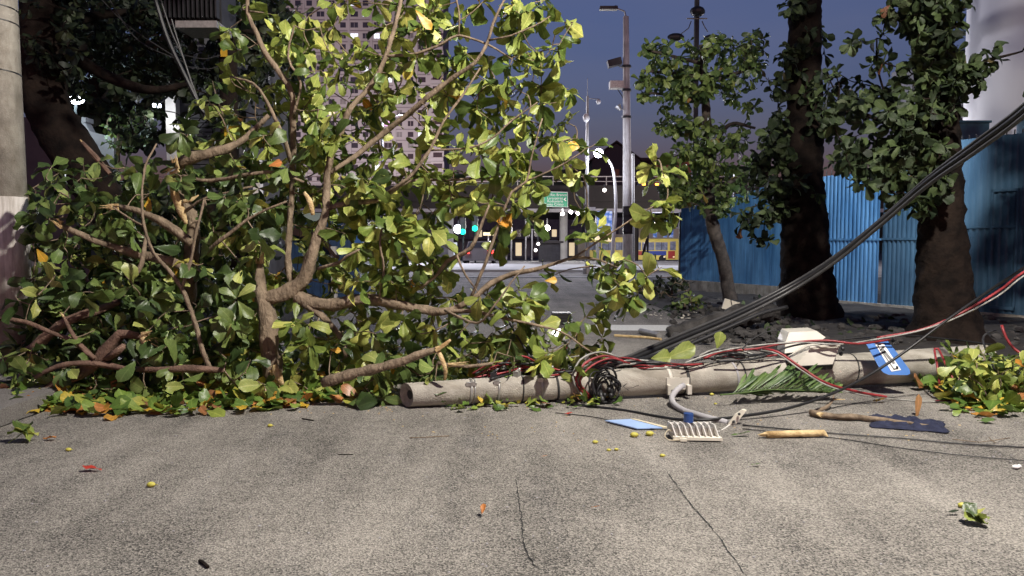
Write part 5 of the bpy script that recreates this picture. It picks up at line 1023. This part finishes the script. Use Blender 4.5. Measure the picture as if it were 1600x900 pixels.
cable([(1565, 508, 7.1), (1572, 528, 7.05), (1585, 545, 7), (1610, 562, 6.9)], 2.6, 'cabler', 'red cable above the leaf pile at the right edge')
cable([(740, 465, 8), (765, 500, 7.7), (790, 530, 7.5), (815, 560, 7.3)], 1.8, 'cableg', 'left grey cable rising through the leaves behind the pole', group='grey cables rising through the leaves')
cable([(755, 458, 8), (780, 480, 7.8), (805, 520, 7.5), (830, 560, 7.3)], 1.6, 'cableg', 'middle grey cable rising through the leaves behind the pole', group='grey cables rising through the leaves')
cable([(770, 455, 8), (800, 462, 7.9), (820, 490, 7.7), (850, 545, 7.4)], 1.6, 'cablew', 'pale cable rising rightmost through the leaves behind the pole', group='grey cables rising through the leaves')
for i in range(2): cable([(1650, 702 + i * 22), (1500, 693 + i * 18), (1400, 684 + i * 15), (1300, 677 + i * 7), (1160, 664 + i * 6)], 1.3 - .4 * i, 'black', ('upper thin black cable lying across the road at the right', 'lower thin black cable lying across the road at the right')[i])
cable([(868, 645), (930, 652), (1000, 668), (1060, 672)], .8, 'black', 'very thin black wire on the road left of the lamp head')
cable([(1160, 545, 7.2), (1175, 530, 7.5), (1200, 518, 7.8), (1225, 516, 8)], 1, 'cableg', 'thin grey wire curling above the cables left of the beige box')
# tangle on and behind the pole
def tang(px0, px1, n, seed, ylo, yhi, cols_, lab, rmul=1.0):
    r_ = random.Random(seed); cnt_ = {}; tot = {}
    for i in range(n): tot[cols_[i % len(cols_)]] = tot.get(cols_[i % len(cols_)], 0) + 1
    ORD = ['lowest', 'second lowest', 'third lowest', 'fourth lowest', 'fifth lowest', 'sixth lowest', 'seventh lowest']
    for i in range(n):
        a = px0 + r_.uniform(0, .25) * (px1 - px0); b_ = px1 - r_.uniform(0, .3) * (px1 - px0); k = 6; pts = []; m_ = cols_[i % len(cols_)]; ci = cnt_.get(m_, 0); cnt_[m_] = ci + 1; hz = (ci + .5 + r_.uniform(-.3, .3)) / tot[m_]; od = 'highest' if ci == tot[m_] - 1 else ORD[ci]
        for j in range(k):
            u = j / (k - 1); px = a + (b_ - a) * u; c, rr2 = pp(px); top_ = 450 - 0; yb = ylo(px); yt = yhi(px)
            py = yb + (yt - yb) * (hz * math.sin(math.pi * min(1, .12 + u)) + r_.uniform(-.12, .12)); pts.append((px, py, c.y + r_.uniform(.0, .28) - (.1 if py > yb - 3 else 0)))
        cn = {'cabler': 'red', 'cablew': 'white', 'cableg': 'grey', 'black': 'black'}[m_]
        cable(pts, r_.uniform(1.1, 2.1) * rmul, m_, (od + ' ' if tot[m_] > 1 else '') + cn + ' ' + lab, .04, .01, cn + ' ' + lab.replace('cable', 'cables', 1))
tang(735, 905, 16, 41, lambda x: 598 - (x - 735) * .1, lambda x: 556, ['cabler', 'black', 'cablew', 'cabler', 'cableg', 'black'], 'cable behind the left end of the fallen pole')
tang(900, 1110, 16, 42, lambda x: 588 - (x - 900) * .1, lambda x: 560 - (x - 900) * .03, ['black', 'cabler', 'cablew', 'black', 'cableg', 'cabler'], 'cable tangled along the middle of the fallen pole')
tang(1080, 1240, 10, 43, lambda x: 566 - (x - 1080) * .08, lambda x: 540, ['black', 'cablew', 'cabler', 'cableg'], 'cable lying over the pole left of the beige box')
# loops hanging over the pole near the black coil
tang(880, 1150, 8, 44, lambda x: 600 - (x - 880) * .12, lambda x: 574 - (x - 880) * .08, ['black', 'black', 'cableg'], 'cable draped over the front of the fallen pole', 1.0)
def loop(px, m_, dx, r_, lab, top_=562, bot=622):
    c, rr2 = pp(px); y = c.y
    cable([(px + dx + 60, top_ + 2, y + .1), (px + dx + 30, top_ - 6, y + .05), (px + dx, top_ + 6, y - .05), (px - 6, (top_ + bot) / 2, y - rr2 - .05), (px + 2, bot - 12, y - rr2 - .03), (px + 14, bot, y - rr2 - .02)], r_, m_, lab)
loop(901, 'cablew', 6, 2, 'white cable looping down over the pole left of the black coil', 556); loop(906, 'cabler', 8, 2.4, 'red cable looping down over the pole left of the black coil', 562); loop(912, 'cabler', 12, 1.8, 'inner red cable looping down beside the black coil', 566)
r_ = random.Random(9); cc, rr2 = pp(940); cm = MB()
for k in range(9):
    c_ = Vector((cc.x + .0 + r_.uniform(-.03, .05), cc.y - rr2 - .06 - k * .008, .15 + r_.uniform(-.03, .03))); ra, rb = r_.uniform(.07, .14), r_.uniform(.10, .18); ph = r_.random() * 6; tl = r_.uniform(-.4, .4)
    cm.tube([c_ + Vector((ra * math.cos(a_ / 18 * 6.283), .03 * math.sin(a_ * .9 + ph), max(-c_.z + .02, rb * math.sin(a_ / 18 * 6.283 + tl)))) for a_ in range(16 + k % 4)], .0075 if k % 3 else .011, 6, cap=False)
ck = thing('cable_coil', 'tangled black cable coil with splice knots hanging on the front of the fallen pole', 'cable coil', (cc.x, cc.y - .25, 0)); part(cm, 'loops', M['black'], ck, True)
for k in range(7): part(MB().ball((cc.x + r_.uniform(-.03, .12), cc.y - rr2 - .1 - r_.random() * .05, .08 + r_.random() * .14), r_.uniform(.018, .032), 8, 6), 'splice', M['black'], ck, True)
tw_ = MB()
for k in range(16):
    p = Vector((cc.x + r_.uniform(-.22, .22), cc.y - rr2 - .06, .03 + r_.random() * .12)); pts = [p]
    for j in range(5): pts.append(pts[-1] + Vector((r_.uniform(-.05, .06), r_.uniform(-.03, .03), r_.uniform(-.04, .035)))); pts[-1].z = max(.008, pts[-1].z)
    tw_.tube(pts, .0025, 4)
part(tw_, 'stray_wires', M['cableg'], ck)

# ================================================================ debris
def leaf_obj(px, py, L, ang, mt, label, name='fallen_leaf', bend=.6, fold=.35, wr=.55, z=.008, up=0, n=1, cat='leaf', group=None, pitch=0):
    lv = Leaves(); rr = random.Random(int(px * 7 + py)); o = G(px, py, z)
    for i in range(n):
        a = R(ang + (i * 97 if n > 1 else 0)); d = Vector((math.cos(a), math.sin(a), math.sin(R(up)) + (rr.uniform(0, .5) if n > 1 else 0)))
        oo = o + Vector((rr.uniform(-.03, .03), rr.uniform(-.03, .03), .012 * i)) * (1 if n > 1 else 0)
        lv.leaf(oo - d * L * .5 + Vector((0, 0, L * max(0, math.sin(R(up))) * .5 + .01)), d, (rr.uniform(-.2, .2), -pitch, 1), L, L * wr, -bend * .5, fold)
    me = lv.mesh(name, int(px)); vs = [v.co.z for v in me.vertices]; me.transform(Matrix.Translation((0, 0, .004 - min(vs)))) if min(vs) < .004 or min(vs) > .02 else None
    return solo(me, name, mt, label, cat, group)
leaf_obj(144, 735, .13, 175, M['redleaf'], 'red fallen leaf on the open road at the left', wr=.4)
leaf_obj(888, 648, .07, 10, M['redleaf'], 'small red leaf on the road before the black coil')
leaf_obj(755, 803, .06, 80, M['orange'], 'curled orange brown leaf alone on the middle foreground', up=50, fold=.9, pitch=.6)
leaf_obj(1157, 681, .15, 5, M['palm'], 'green leaf strip right of the lamp head', wr=.3); leaf_obj(1181, 728, .06, 0, M['palm'], 'tiny green leaf bit alone on the road below the pale log')
leaf_obj(1487, 803, .08, 0, M['leafB'], 'narrow dark green leaf beside the folded foreground leaf', wr=.3)
leaf_obj(1522, 818, .13, 175, M['leaf'], 'bright folded leaf clump in the right foreground', name='leaf_clump', n=4, fold=.7); leaf_obj(36, 690, .17, 30, M['leaf'], 'dark green leaf clump lying by the kerb at the left', name='leaf_clump', n=6, fold=.3)
leaf_obj(78, 687, .1, 0, M['orange'], 'orange leaf beside the dark clump by the kerb'); leaf_obj(1373, 628, .11, 12, M['yellow'], 'yellow orange leaf on the road behind the navy cloth', fold=.6)
leaf_obj(1478, 627, .13, 5, M['palm'], 'pale green leaf on the road left of the right leaf pile'); leaf_obj(1540, 660, .13, -12, M['palm'], 'small green leaf below the right leaf pile')
leaf_obj(930, 795, .05, 5, M['orange'], 'sliver of yellow dry leaf in the foreground', wr=.25); leaf_obj(850, 715, .05, 10, M['orange'], 'sliver of pale dry leaf behind the long crack', wr=.25)
leaf_obj(62, 622, .22, 10, M['yellow'], 'large bright yellow leaf at the left front edge of the pile', z=.06, pitch=.7, wr=.6); leaf_obj(110, 642, .22, 20, M['orange'], 'long orange leaf at the front edge of the litter, left', z=.02, wr=.35, pitch=.5)
leaf_obj(268, 638, .16, 5, M['orange'], 'rolled orange leaf at the front edge of the litter', z=.03, fold=.95, wr=.3, pitch=.5); leaf_obj(1055, 613, .09, 0, M['orange'], 'orange brown leaf under the fallen pole', wr=.5)
leaf_obj(65, 400, .2, -70, M['yellow'], 'orange leaf', name='fallen_leaf') if False else None
def hang_leaf(px, py, Y, L, ang, mt, label, tilt=.3, wr=.6):
    lv = Leaves(); a = R(ang); d = Vector((math.cos(a), 0, math.sin(a))); lv.leaf(P(px, py, Y) - d * L / 2, d, (.1, -1, tilt), L, L * wr, .3, .25); solo(lv.mesh('leaf', 2), 'leaf', mt, label, 'leaf')
hang_leaf(64, 399, 7.2, .15, -60, M['yellow'], 'yellow orange leaf hanging against the left pile beside the pole'); hang_leaf(372, 615 - 60 + 0, 7.1, .12, -10, M['yellow'], 'small yellow leaf low in front of the trunk base') if False else None
hang_leaf(524, 547, 7.0, .1, -5, M['yellow'], 'small yellow leaf in the dark gap right of the broken trunk'); hang_leaf(662, 30, 7.6, .24, -48, M['yellow'], 'long yellow leaf high in the fallen crown before the tower', wr=.42)
hang_leaf(430, 256, 7.2, .13, 20, M['orange'], 'orange leaf high in the pile left of the tower'); hang_leaf(1435, 637, 6.4, .23, 80, M['dry'], 'curled brown dry leaf standing upright by the navy cloth', wr=.27)
hang_leaf(861, 438, 7.1, .12, 5, M['yellow'], 'bright yellow leaf hanging over the far road'); hang_leaf(1062, 551, 7.5, .36, 22, M['leaf'], 'large bright leaf standing behind the cables', wr=.5); hang_leaf(1033, 559, 7.4, .2, 5, M['leaf'], 'round bright leaf left of the largest standing leaf', wr=.9); hang_leaf(1124, 532, 7.5, .18, 75, M['leaf'], 'single upright leaf behind the red cable', wr=.7)
hang_leaf(944, 425, 7.2, .001, 0, M['leaf'], 'x') if False else None
for i, (px, py, r2, w_) in enumerate([(107, 705, .016, 'by the left kerb'), (236, 761, .02, 'alone in the left foreground'), (422, 667, .016, 'in front of the broken trunk'), (930, 693, .016, 'left of the other two near the blue board'), (991, 683, .024, 'left one of the pair by the lamp head'), (1015, 681, .024, 'right one of the pair by the lamp head'), (951, 705, .012, 'on the left, behind the crack'), (963, 704, .012, 'on the right, behind the crack'), (1035, 714, .014, 'in front of the lamp head'), (1503, 793, .018, 'beside the folded leaf at the right'), (1112, 618, .016, 'near the lamp arm bend'), (1118, 632, .01, 'between arm and palm frond'), (824, 632, .018, 'under the fallen pole')]):
    o = G(px, py); t_ = MB().ball(o + Vector((0, 0, r2 * .8)), r2, 10, 7, (1.35, 1, .8)).tube([o + Vector((r2 * 1.25, 0, r2 * .8)), o + Vector((r2 * 2, .004, r2 * .6))], .002, 4)
    solo(t_, 'fruit', M['fruit'], 'small yellow green fruit on the road, ' + w_, 'fruit', 'fallen fruit scattered on the road', smooth=True)
# palm frond
pf = thing('palm_frond', 'green palm frond lying on the road against the fallen pole', 'palm frond', G(1200, 618)); ra_ = catmull([tuple(P(*q)) for q in ((1125, 617, 6.75), (1160, 614, 6.8), (1200, 609, 6.85), (1250, 610, 6.9), (1310, 612, 7.0))], .02)
part(MB().tube(ra_, [.009 - .006 * i / len(ra_) for i in range(len(ra_))], 6), 'stem', M['palm'], pf, True); rr = random.Random(4); lv = Leaves()
for i in range(70):
    u = .12 + .85 * i / 70; p = ra_[int(u * (len(ra_) - 1))]; L = .46 * math.sin(math.pi * (.15 + .78 * u)) * rr.uniform(.7, 1.05); a = R(52 - 22 * u + rr.uniform(-8, 8))
    d = Vector((math.cos(a), rr.uniform(.15, .5), math.sin(a) * .75)); lv.leaf(p, d, (rr.uniform(-.3, .3), -1, .6), L, .028, rr.uniform(.2, .9), .6)
    if i % 3 == 0: lv.leaf(p, Vector((math.cos(a * .5), .3, -.06)), (0, -.5, 1), L * .8, .025, .2, .6)
part(lv.mesh('leaflets', 4), 'leaflets', M['palm'], pf)
# sticks, log, cloth, board
lg = thing('broken_log', 'short pale peeled log lying on the road right of the lamp head', 'log', G(1243, 680)); part(MB().tube([G(1198, 679, .028), G(1240, 678, .03), G(1288, 677, .03)], [.026, .026, .025], 12, rough=.3), 'log', M['wood'], lg, True)
ls = MB(); rr = random.Random(6)
for i in range(8): o = G(1197, 679, .03) + Vector((0, rr.uniform(-.02, .02), rr.uniform(-.015, .015))); ls.tube([o, o + Vector((-.04 - rr.random() * .02, rr.uniform(-.02, .02), rr.uniform(-.015, .01)))], [.01, .001], 5)
ls.tube([G(1287, 677, .03), G(1294, 683, .01)], [.022, .003], 6); part(ls, 'torn_wood', M['wood'], lg); leaf_obj(1253, 682, .12, 178, M['leafB'], 'dark leaf lying against the pale log', pitch=.6)
bk_ = thing('fallen_branch', 'crooked brown branch with a raised fork lying before the blue sign', 'branch', G(1340, 652)); br = [(*G(1266, 645, .03), .026), (*G(1300, 650, .035), .03), (*G(1340, 652, .03), .028), (*G(1375, 656, .03), .022), (*G(1420, 662, .03), .018), (*G(1450, 665, .02), .01)]
q = catmull(br, .03); part(MB().tube([a[:3] for a in q], [a[3] for a in q], 10, rough=.6), 'limb', M['bark'], bk_, True)
q = catmull([(*P(1272, 644, 6.6), .018), (*P(1290, 637, 6.6), .015), (*P(1300, 627, 6.65), .012), (*P(1303, 617, 6.7), .004)], .02); part(MB().tube([a[:3] for a in q], [a[3] for a in q], 8, rough=.5), 'fork', M['bark'], bk_, True)
part(MB().tube([P(1302, 624, 6.66), P(1320, 624, 6.66)], [.008, .003], 5), 'torn_wood', M['wood'], bk_); ls = MB()
for i in range(9): o = G(1278, 646, .045) + Vector((rr.uniform(-.01, .03), 0, 0)); ls.tube([o, o + Vector((rr.uniform(-.01, .04), -.03, rr.uniform(-.03, .02)))], [.01, .001], 5)
part(ls, 'torn_wood', M['wood'], bk_)
# cloth: folded grid
def cloth(name, quad, nx, ny, amp, mt, label, seed, th=.004):
    a, b_, c, d = [Vector(q) for q in quad]; vs = []
    for j in range(ny + 1):
        for i in range(nx + 1):
            u, v_ = i / nx, j / ny; p = a.lerp(b_, u).lerp(d.lerp(c, u), v_); e = min(1, 5 * min(u, 1 - u), 4 * min(v_, 1 - v_)); h = amp * (abs(noise.noise(Vector((u * 4 + seed, v_ * 9 + u * 3, seed)))) * 1.6 + .25) * (.15 + .85 * e)
            p += Vector((noise.noise(Vector((u * 5, v_ * 3, seed + 3))) * .03, noise.noise(Vector((v_ * 3, u * 6, seed + 5))) * .05, 0)); vs.append((p.x, p.y, .006 + h))
    mb = MB().add(vs, [(j * (nx + 1) + i, j * (nx + 1) + i + 1, (j + 1) * (nx + 1) + i + 1, (j + 1) * (nx + 1) + i) for j in range(ny) for i in range(nx)])
    o = solo(mb, name, mt, label, 'cloth', smooth=True); s_ = o.modifiers.new('Solidify', 'SOLIDIFY'); s_.thickness = th; return o
cloth('cloth', (G(1362, 669), G(1480, 678), G(1476, 660), G(1356, 651)), 50, 22, .05, M['navy'], 'crumpled navy blue cloth on the road beside the crooked branch', 3)
bd = thing('board', 'thin pale blue board with a cream edge lying flat on the road', 'board', G(993, 663)); part(MB().prism([G(945, 658, .012), G(995, 670.5, .012), G(1035, 669.5, .012), G(985, 656, .012)], (0, 0, .008)), 'sheet', M['lblue'], bd)
part(MB().prism([G(985.5, 656, .012), G(1035.5, 669.5, .012), G(1044, 669, .012), G(992, 656, .012)], (0, 0, .011)), 'edge_strip', M['cream'], bd)
def stick(pts, r2, label, mt='bark'): solo(MB().tube([G(x, y, z) for x, y, z in pts], r2, 6), 'twig', M[mt], label, 'twig')
stick([(312, 876, .008), (319, 880, .012), (325, 886, .008)], .008, 'short dark stick in the lower left foreground', 'barkdark'); stick([(640, 684, .008), (665, 683, .01), (702, 681, .008)], .004, 'thin twig on the road in front of the pole end')
stick([(1488, 686, .006), (1530, 691, .02), (1552, 688, .03), (1578, 684, .006)], .003, 'forked grey twig on the road at the right edge'); stick([(1545, 683, .03), (1550, 689, .01), (1556, 692, .004)], .003, 'tiny pale twig crossing the forked grey twig'); stick([(472, 654, .006), (490, 657, .006)], .005, 'tiny dark twig before the broken trunk', 'barkdark'); stick([(528, 710, .004), (552, 710, .006)], .003, 'tiny dark twig in the left middle foreground', 'barkdark')
o = G(1587, 733); solo(MB().ball(o + Vector((0, 0, .015)), .018, 8, 6, (1.4, 1, .8)).ball(o + Vector((.03, .01, .015)), .014, 8, 6), 'paper_scrap', M['white'], 'crumpled white paper scrap at the right edge of the road', 'paper')
# far debris by the verge
cd = thing('white_card', 'pale cream card leaning among the debris at the foot of the slim tree', 'board', G(1142, 487)); part(MB().prism([P(x, y, 14.2) for x, y in ((1133, 467), (1157, 474), (1152, 487), (1128, 482))], (0, .03, .01)), 'sheet', M['tin'], cd)
part(MB().tube([P(1142, 469, 14.17), P(1146, 486, 14.17)], .006, 5), 'crease', M['grime'], cd)
lm = MB(); q = catmull([(*P(1045, 521, 11.6), .09), (*P(1080, 513, 11.8), .12), (*P(1120, 503, 12), .14), (*P(1170, 492, 12.3), .16), (*P(1210, 488, 12.6), .13)], .1)
t = thing('fallen_log', 'dark charred looking log lying on the verge beyond the sweeping cables', 'log', (q[0][0], q[0][1], 0)); part(MB().tube([(a[0], a[1], max(a[2], a[3] * .6)) for a in q], [a[3] for a in q], 12, rough=.9), 'log', M['rubble'], t, True)
solo(MB().tube([G(1001, 517, .05), G(1030, 524, .05)], .045, 12), 'pipe', M['steel'], 'grey pipe on the road beside the white road marking', 'pipe'); solo(MB().tube([G(960, 524, .02), G(1010, 527, .02), G(1033, 530, .02)], .02, 6), 'plank', M['wood'], 'thin pale strip lying before the grey pipe', 'plank')
for i, (px, py, s_, mt_2, w_) in enumerate([(1182, 492, .12, 'tin', 'crumpled pale packaging on the verge right of the card'), (1192, 502, .09, 'tin', 'small pale packaging scrap below the crumpled one'), (1155, 500, .10, 'plaster', 'triangular pale scrap under the cables')]):
    o = G(px, py); mb = MB(); r_ = random.Random(i + 70)
    for k in range(5): mb.box(o + Vector((r_.uniform(-s_, s_), r_.uniform(-.05, .05), .05 + r_.random() * s_)), (s_ * r_.uniform(.5, 1.2), s_ * .6, .02), M=Matrix.Rotation(r_.uniform(-1, 1), 3, 'X') @ Matrix.Rotation(r_.uniform(-1, 1), 3, 'Y'))
    solo(mb, 'scrap', M[mt_2], w_, 'litter')
# rocks / clods on the verge and crumbs on the road: nobody could count them
def scatter(name, kindmat, regs, n, s0, s1, seed, flat=.5, zoff=0):
    r_ = random.Random(seed); mb = MB()
    for _ in range(n):
        a = r_.choice(regs); p = G(r_.uniform(a[0], a[1]), r_.uniform(a[2], a[3])); s_ = r_.uniform(s0, s1); M_ = Matrix.Rotation(r_.random() * 6, 3, 'Z') @ Matrix.Rotation(r_.uniform(-.5, .5), 3, 'X')
        k0 = len(mb.v); c_ = p + Vector((0, 0, s_ * flat * .3 + zoff)); mb.ball(c_, s_ * .5, 6, 4, (r_.uniform(.6, 1.4), r_.uniform(.6, 1), flat)) if s_ > .015 else mb.box(c_, (s_, s_ * .7, s_ * flat), M=M_)
        if s_ > .015:
            for ii in range(k0, len(mb.v)): v0 = Vector(mb.v[ii]) - c_; mb.v[ii] = tuple(c_ + v0 * r_.uniform(.7, 1.3))
    solo(mb, name, kindmat, kind='stuff', label='scattered ' + name.replace('_', ' ') + ' over the ground', cat='debris')
scatter('rubble', M['rubble'], [(1050, 1250, 470, 540), (1150, 1600, 500, 545)], 420, .04, .2, 51, .6, .05)
scatter('dry_chips', M['tin'], [(1005, 1100, 490, 502), (1060, 1220, 488, 500), (1270, 1400, 480, 500)], 70, .02, .07, 52, .3, .03)
scatter('grit', M['plaster'], [(600, 1600, 640, 730), (0, 1600, 640, 900), (700, 1500, 620, 670)], 420, .004, .013, 53, .5)
scatter('wood_crumbs', M['wood'], [(380, 620, 600, 648), (600, 1500, 620, 690)], 150, .006, .02, 54, .4)
# drain box and glowing lamp lying beyond the tree
dx = thing('plastic_crate', 'dark ribbed crate lying on the road behind the fallen crown', 'crate', G(878, 508)); a = G(863, 508); b_ = G(892, 508)
part(MB().b2((a.x, a.y, .003), (b_.x, a.y + .35, .21)), 'box', M['black'], dx)
for i in range(4): part(MB().b2((a.x - .01, a.y - .012, .03 + i * .05), (b_.x + .01, a.y - .002, .05 + i * .05)), 'rib', M['dmetal'], dx)
gl = thing('lit_lamp', 'glowing pinkish lamp lying on the road among leaves in front of the crate', 'lamp', G(874, 520)); part(MB().ball(G(874, 520, .08), .075, sc=(1.5, 1, .8)), 'bulb', M['glowS'], gl); part(MB().tube([G(862, 517, .06), G(845, 512, .05)], [.06, .03], 10), 'body', M['wpaint'], gl)
# ---------------------------------------------------------------- leaf litter
def litter(n, regs, seed, name, label, hmax=.10, kinds='litter', L=(.11, .26)):
    r_ = random.Random(seed); lv = Leaves()
    for _ in range(n):
        a = r_.choice(regs); px, py = r_.uniform(a[0], a[1]), a[2] + (a[3] - a[2]) * r_.random() ** .7; p = G(px, py, .01); p.z = .015 + r_.random() * hmax * (1 - (py - a[2]) / (a[3] - a[2]) * .85); an = r_.random() * 6.283
        L_2 = r_.uniform(*L); lv.leaf(p, (math.cos(an), math.sin(an), r_.uniform(-.1, .5)), (r_.uniform(-.6, .6), r_.uniform(-.9, .2), 1), L_2, L_2 * r_.uniform(.4, .62), r_.uniform(-.8, .8), r_.uniform(-.2, .6))
    solo(lv.mesh(name, seed), name, M[kinds], kind='stuff', label=label, cat='leaves')
litter(760, [(0, 130, 600, 644), (100, 340, 606, 650), (330, 480, 600, 640), (470, 600, 596, 628), (200, 480, 585, 636)], 61, 'leaf_litter', 'green and orange leaf litter along the front of the fallen tree', .13)
litter(300, [(0, 600, 560, 615), (600, 760, 575, 600)], 62, 'leaf_litter', 'fresh green leaves heaped under the fallen branches', .22, 'leaf')
litter(110, [(690, 800, 628, 641), (780, 920, 618, 638), (820, 960, 612, 634), (1040, 1080, 606, 612)], 63, 'leaf_litter', 'leaves fallen along the underside of the pole', .05, L=(.05, .16))
litter(330, [(1480, 1600, 590, 640), (1500, 1600, 600, 650), (1430, 1520, 585, 612), (1490, 1600, 570, 630)], 64, 'leaf_litter', 'leaf litter at the right around the pole base', .2)
litter(160, [(1040, 1240, 470, 500), (1080, 1300, 480, 530), (1300, 1500, 500, 530)], 65, 'leaf_litter', 'dry dark litter on the verge under the trees', .08, 'leafR', (.12, .25))
litter(60, [(700, 830, 430, 500), (940, 1060, 450, 500)], 66, 'leaf_litter', 'scattered leaves on the dim road behind the tree', .03, 'leafR', (.1, .2))
# torn leafy bough over the pole base at the right
gg = Grower(); gg.limb('r', [(*P(1570, 640, 6.6), .012), (*P(1555, 600, 6.9), .012), (*P(1530, 570, 7.2), .01), (*P(1510, 555, 7.3), .006)]); gg.limb('r', [(*P(1600, 620, 6.8), .012), (*P(1590, 580, 7), .01), (*P(1600, 545, 7.2), .006)])
rr = random.Random(71); cl = [tuple(P(rr.uniform(1485, 1640), rr.uniform(548, 640), rr.uniform(6.7, 7.6))) for _ in range(60)]; cl += [tuple(P(1510, 570, 6.95)), tuple(P(1515, 580, 6.95)), tuple(P(1500, 585, 6.9))]
cl = [(a, b_, max(c, .06)) for a, b_, c in cl]; gg.grow(cl, rr, L=(.1, .2), nl=(4, 7))
t = thing('leafy_bough', 'torn leafy bough covering the base end of the fallen pole at the right', 'branch', G(1560, 640)); part(gg.tw['r'], 'twigs', M['bark'], t); part(gg.lv['r'].mesh('foliage', 9), 'foliage', M['leaf'], t)
t = thing('pole_foundation', 'broken pole footing half hidden in the leaf pile', 'footing', (PB.x + .2, PB.y, 0)) if False else None
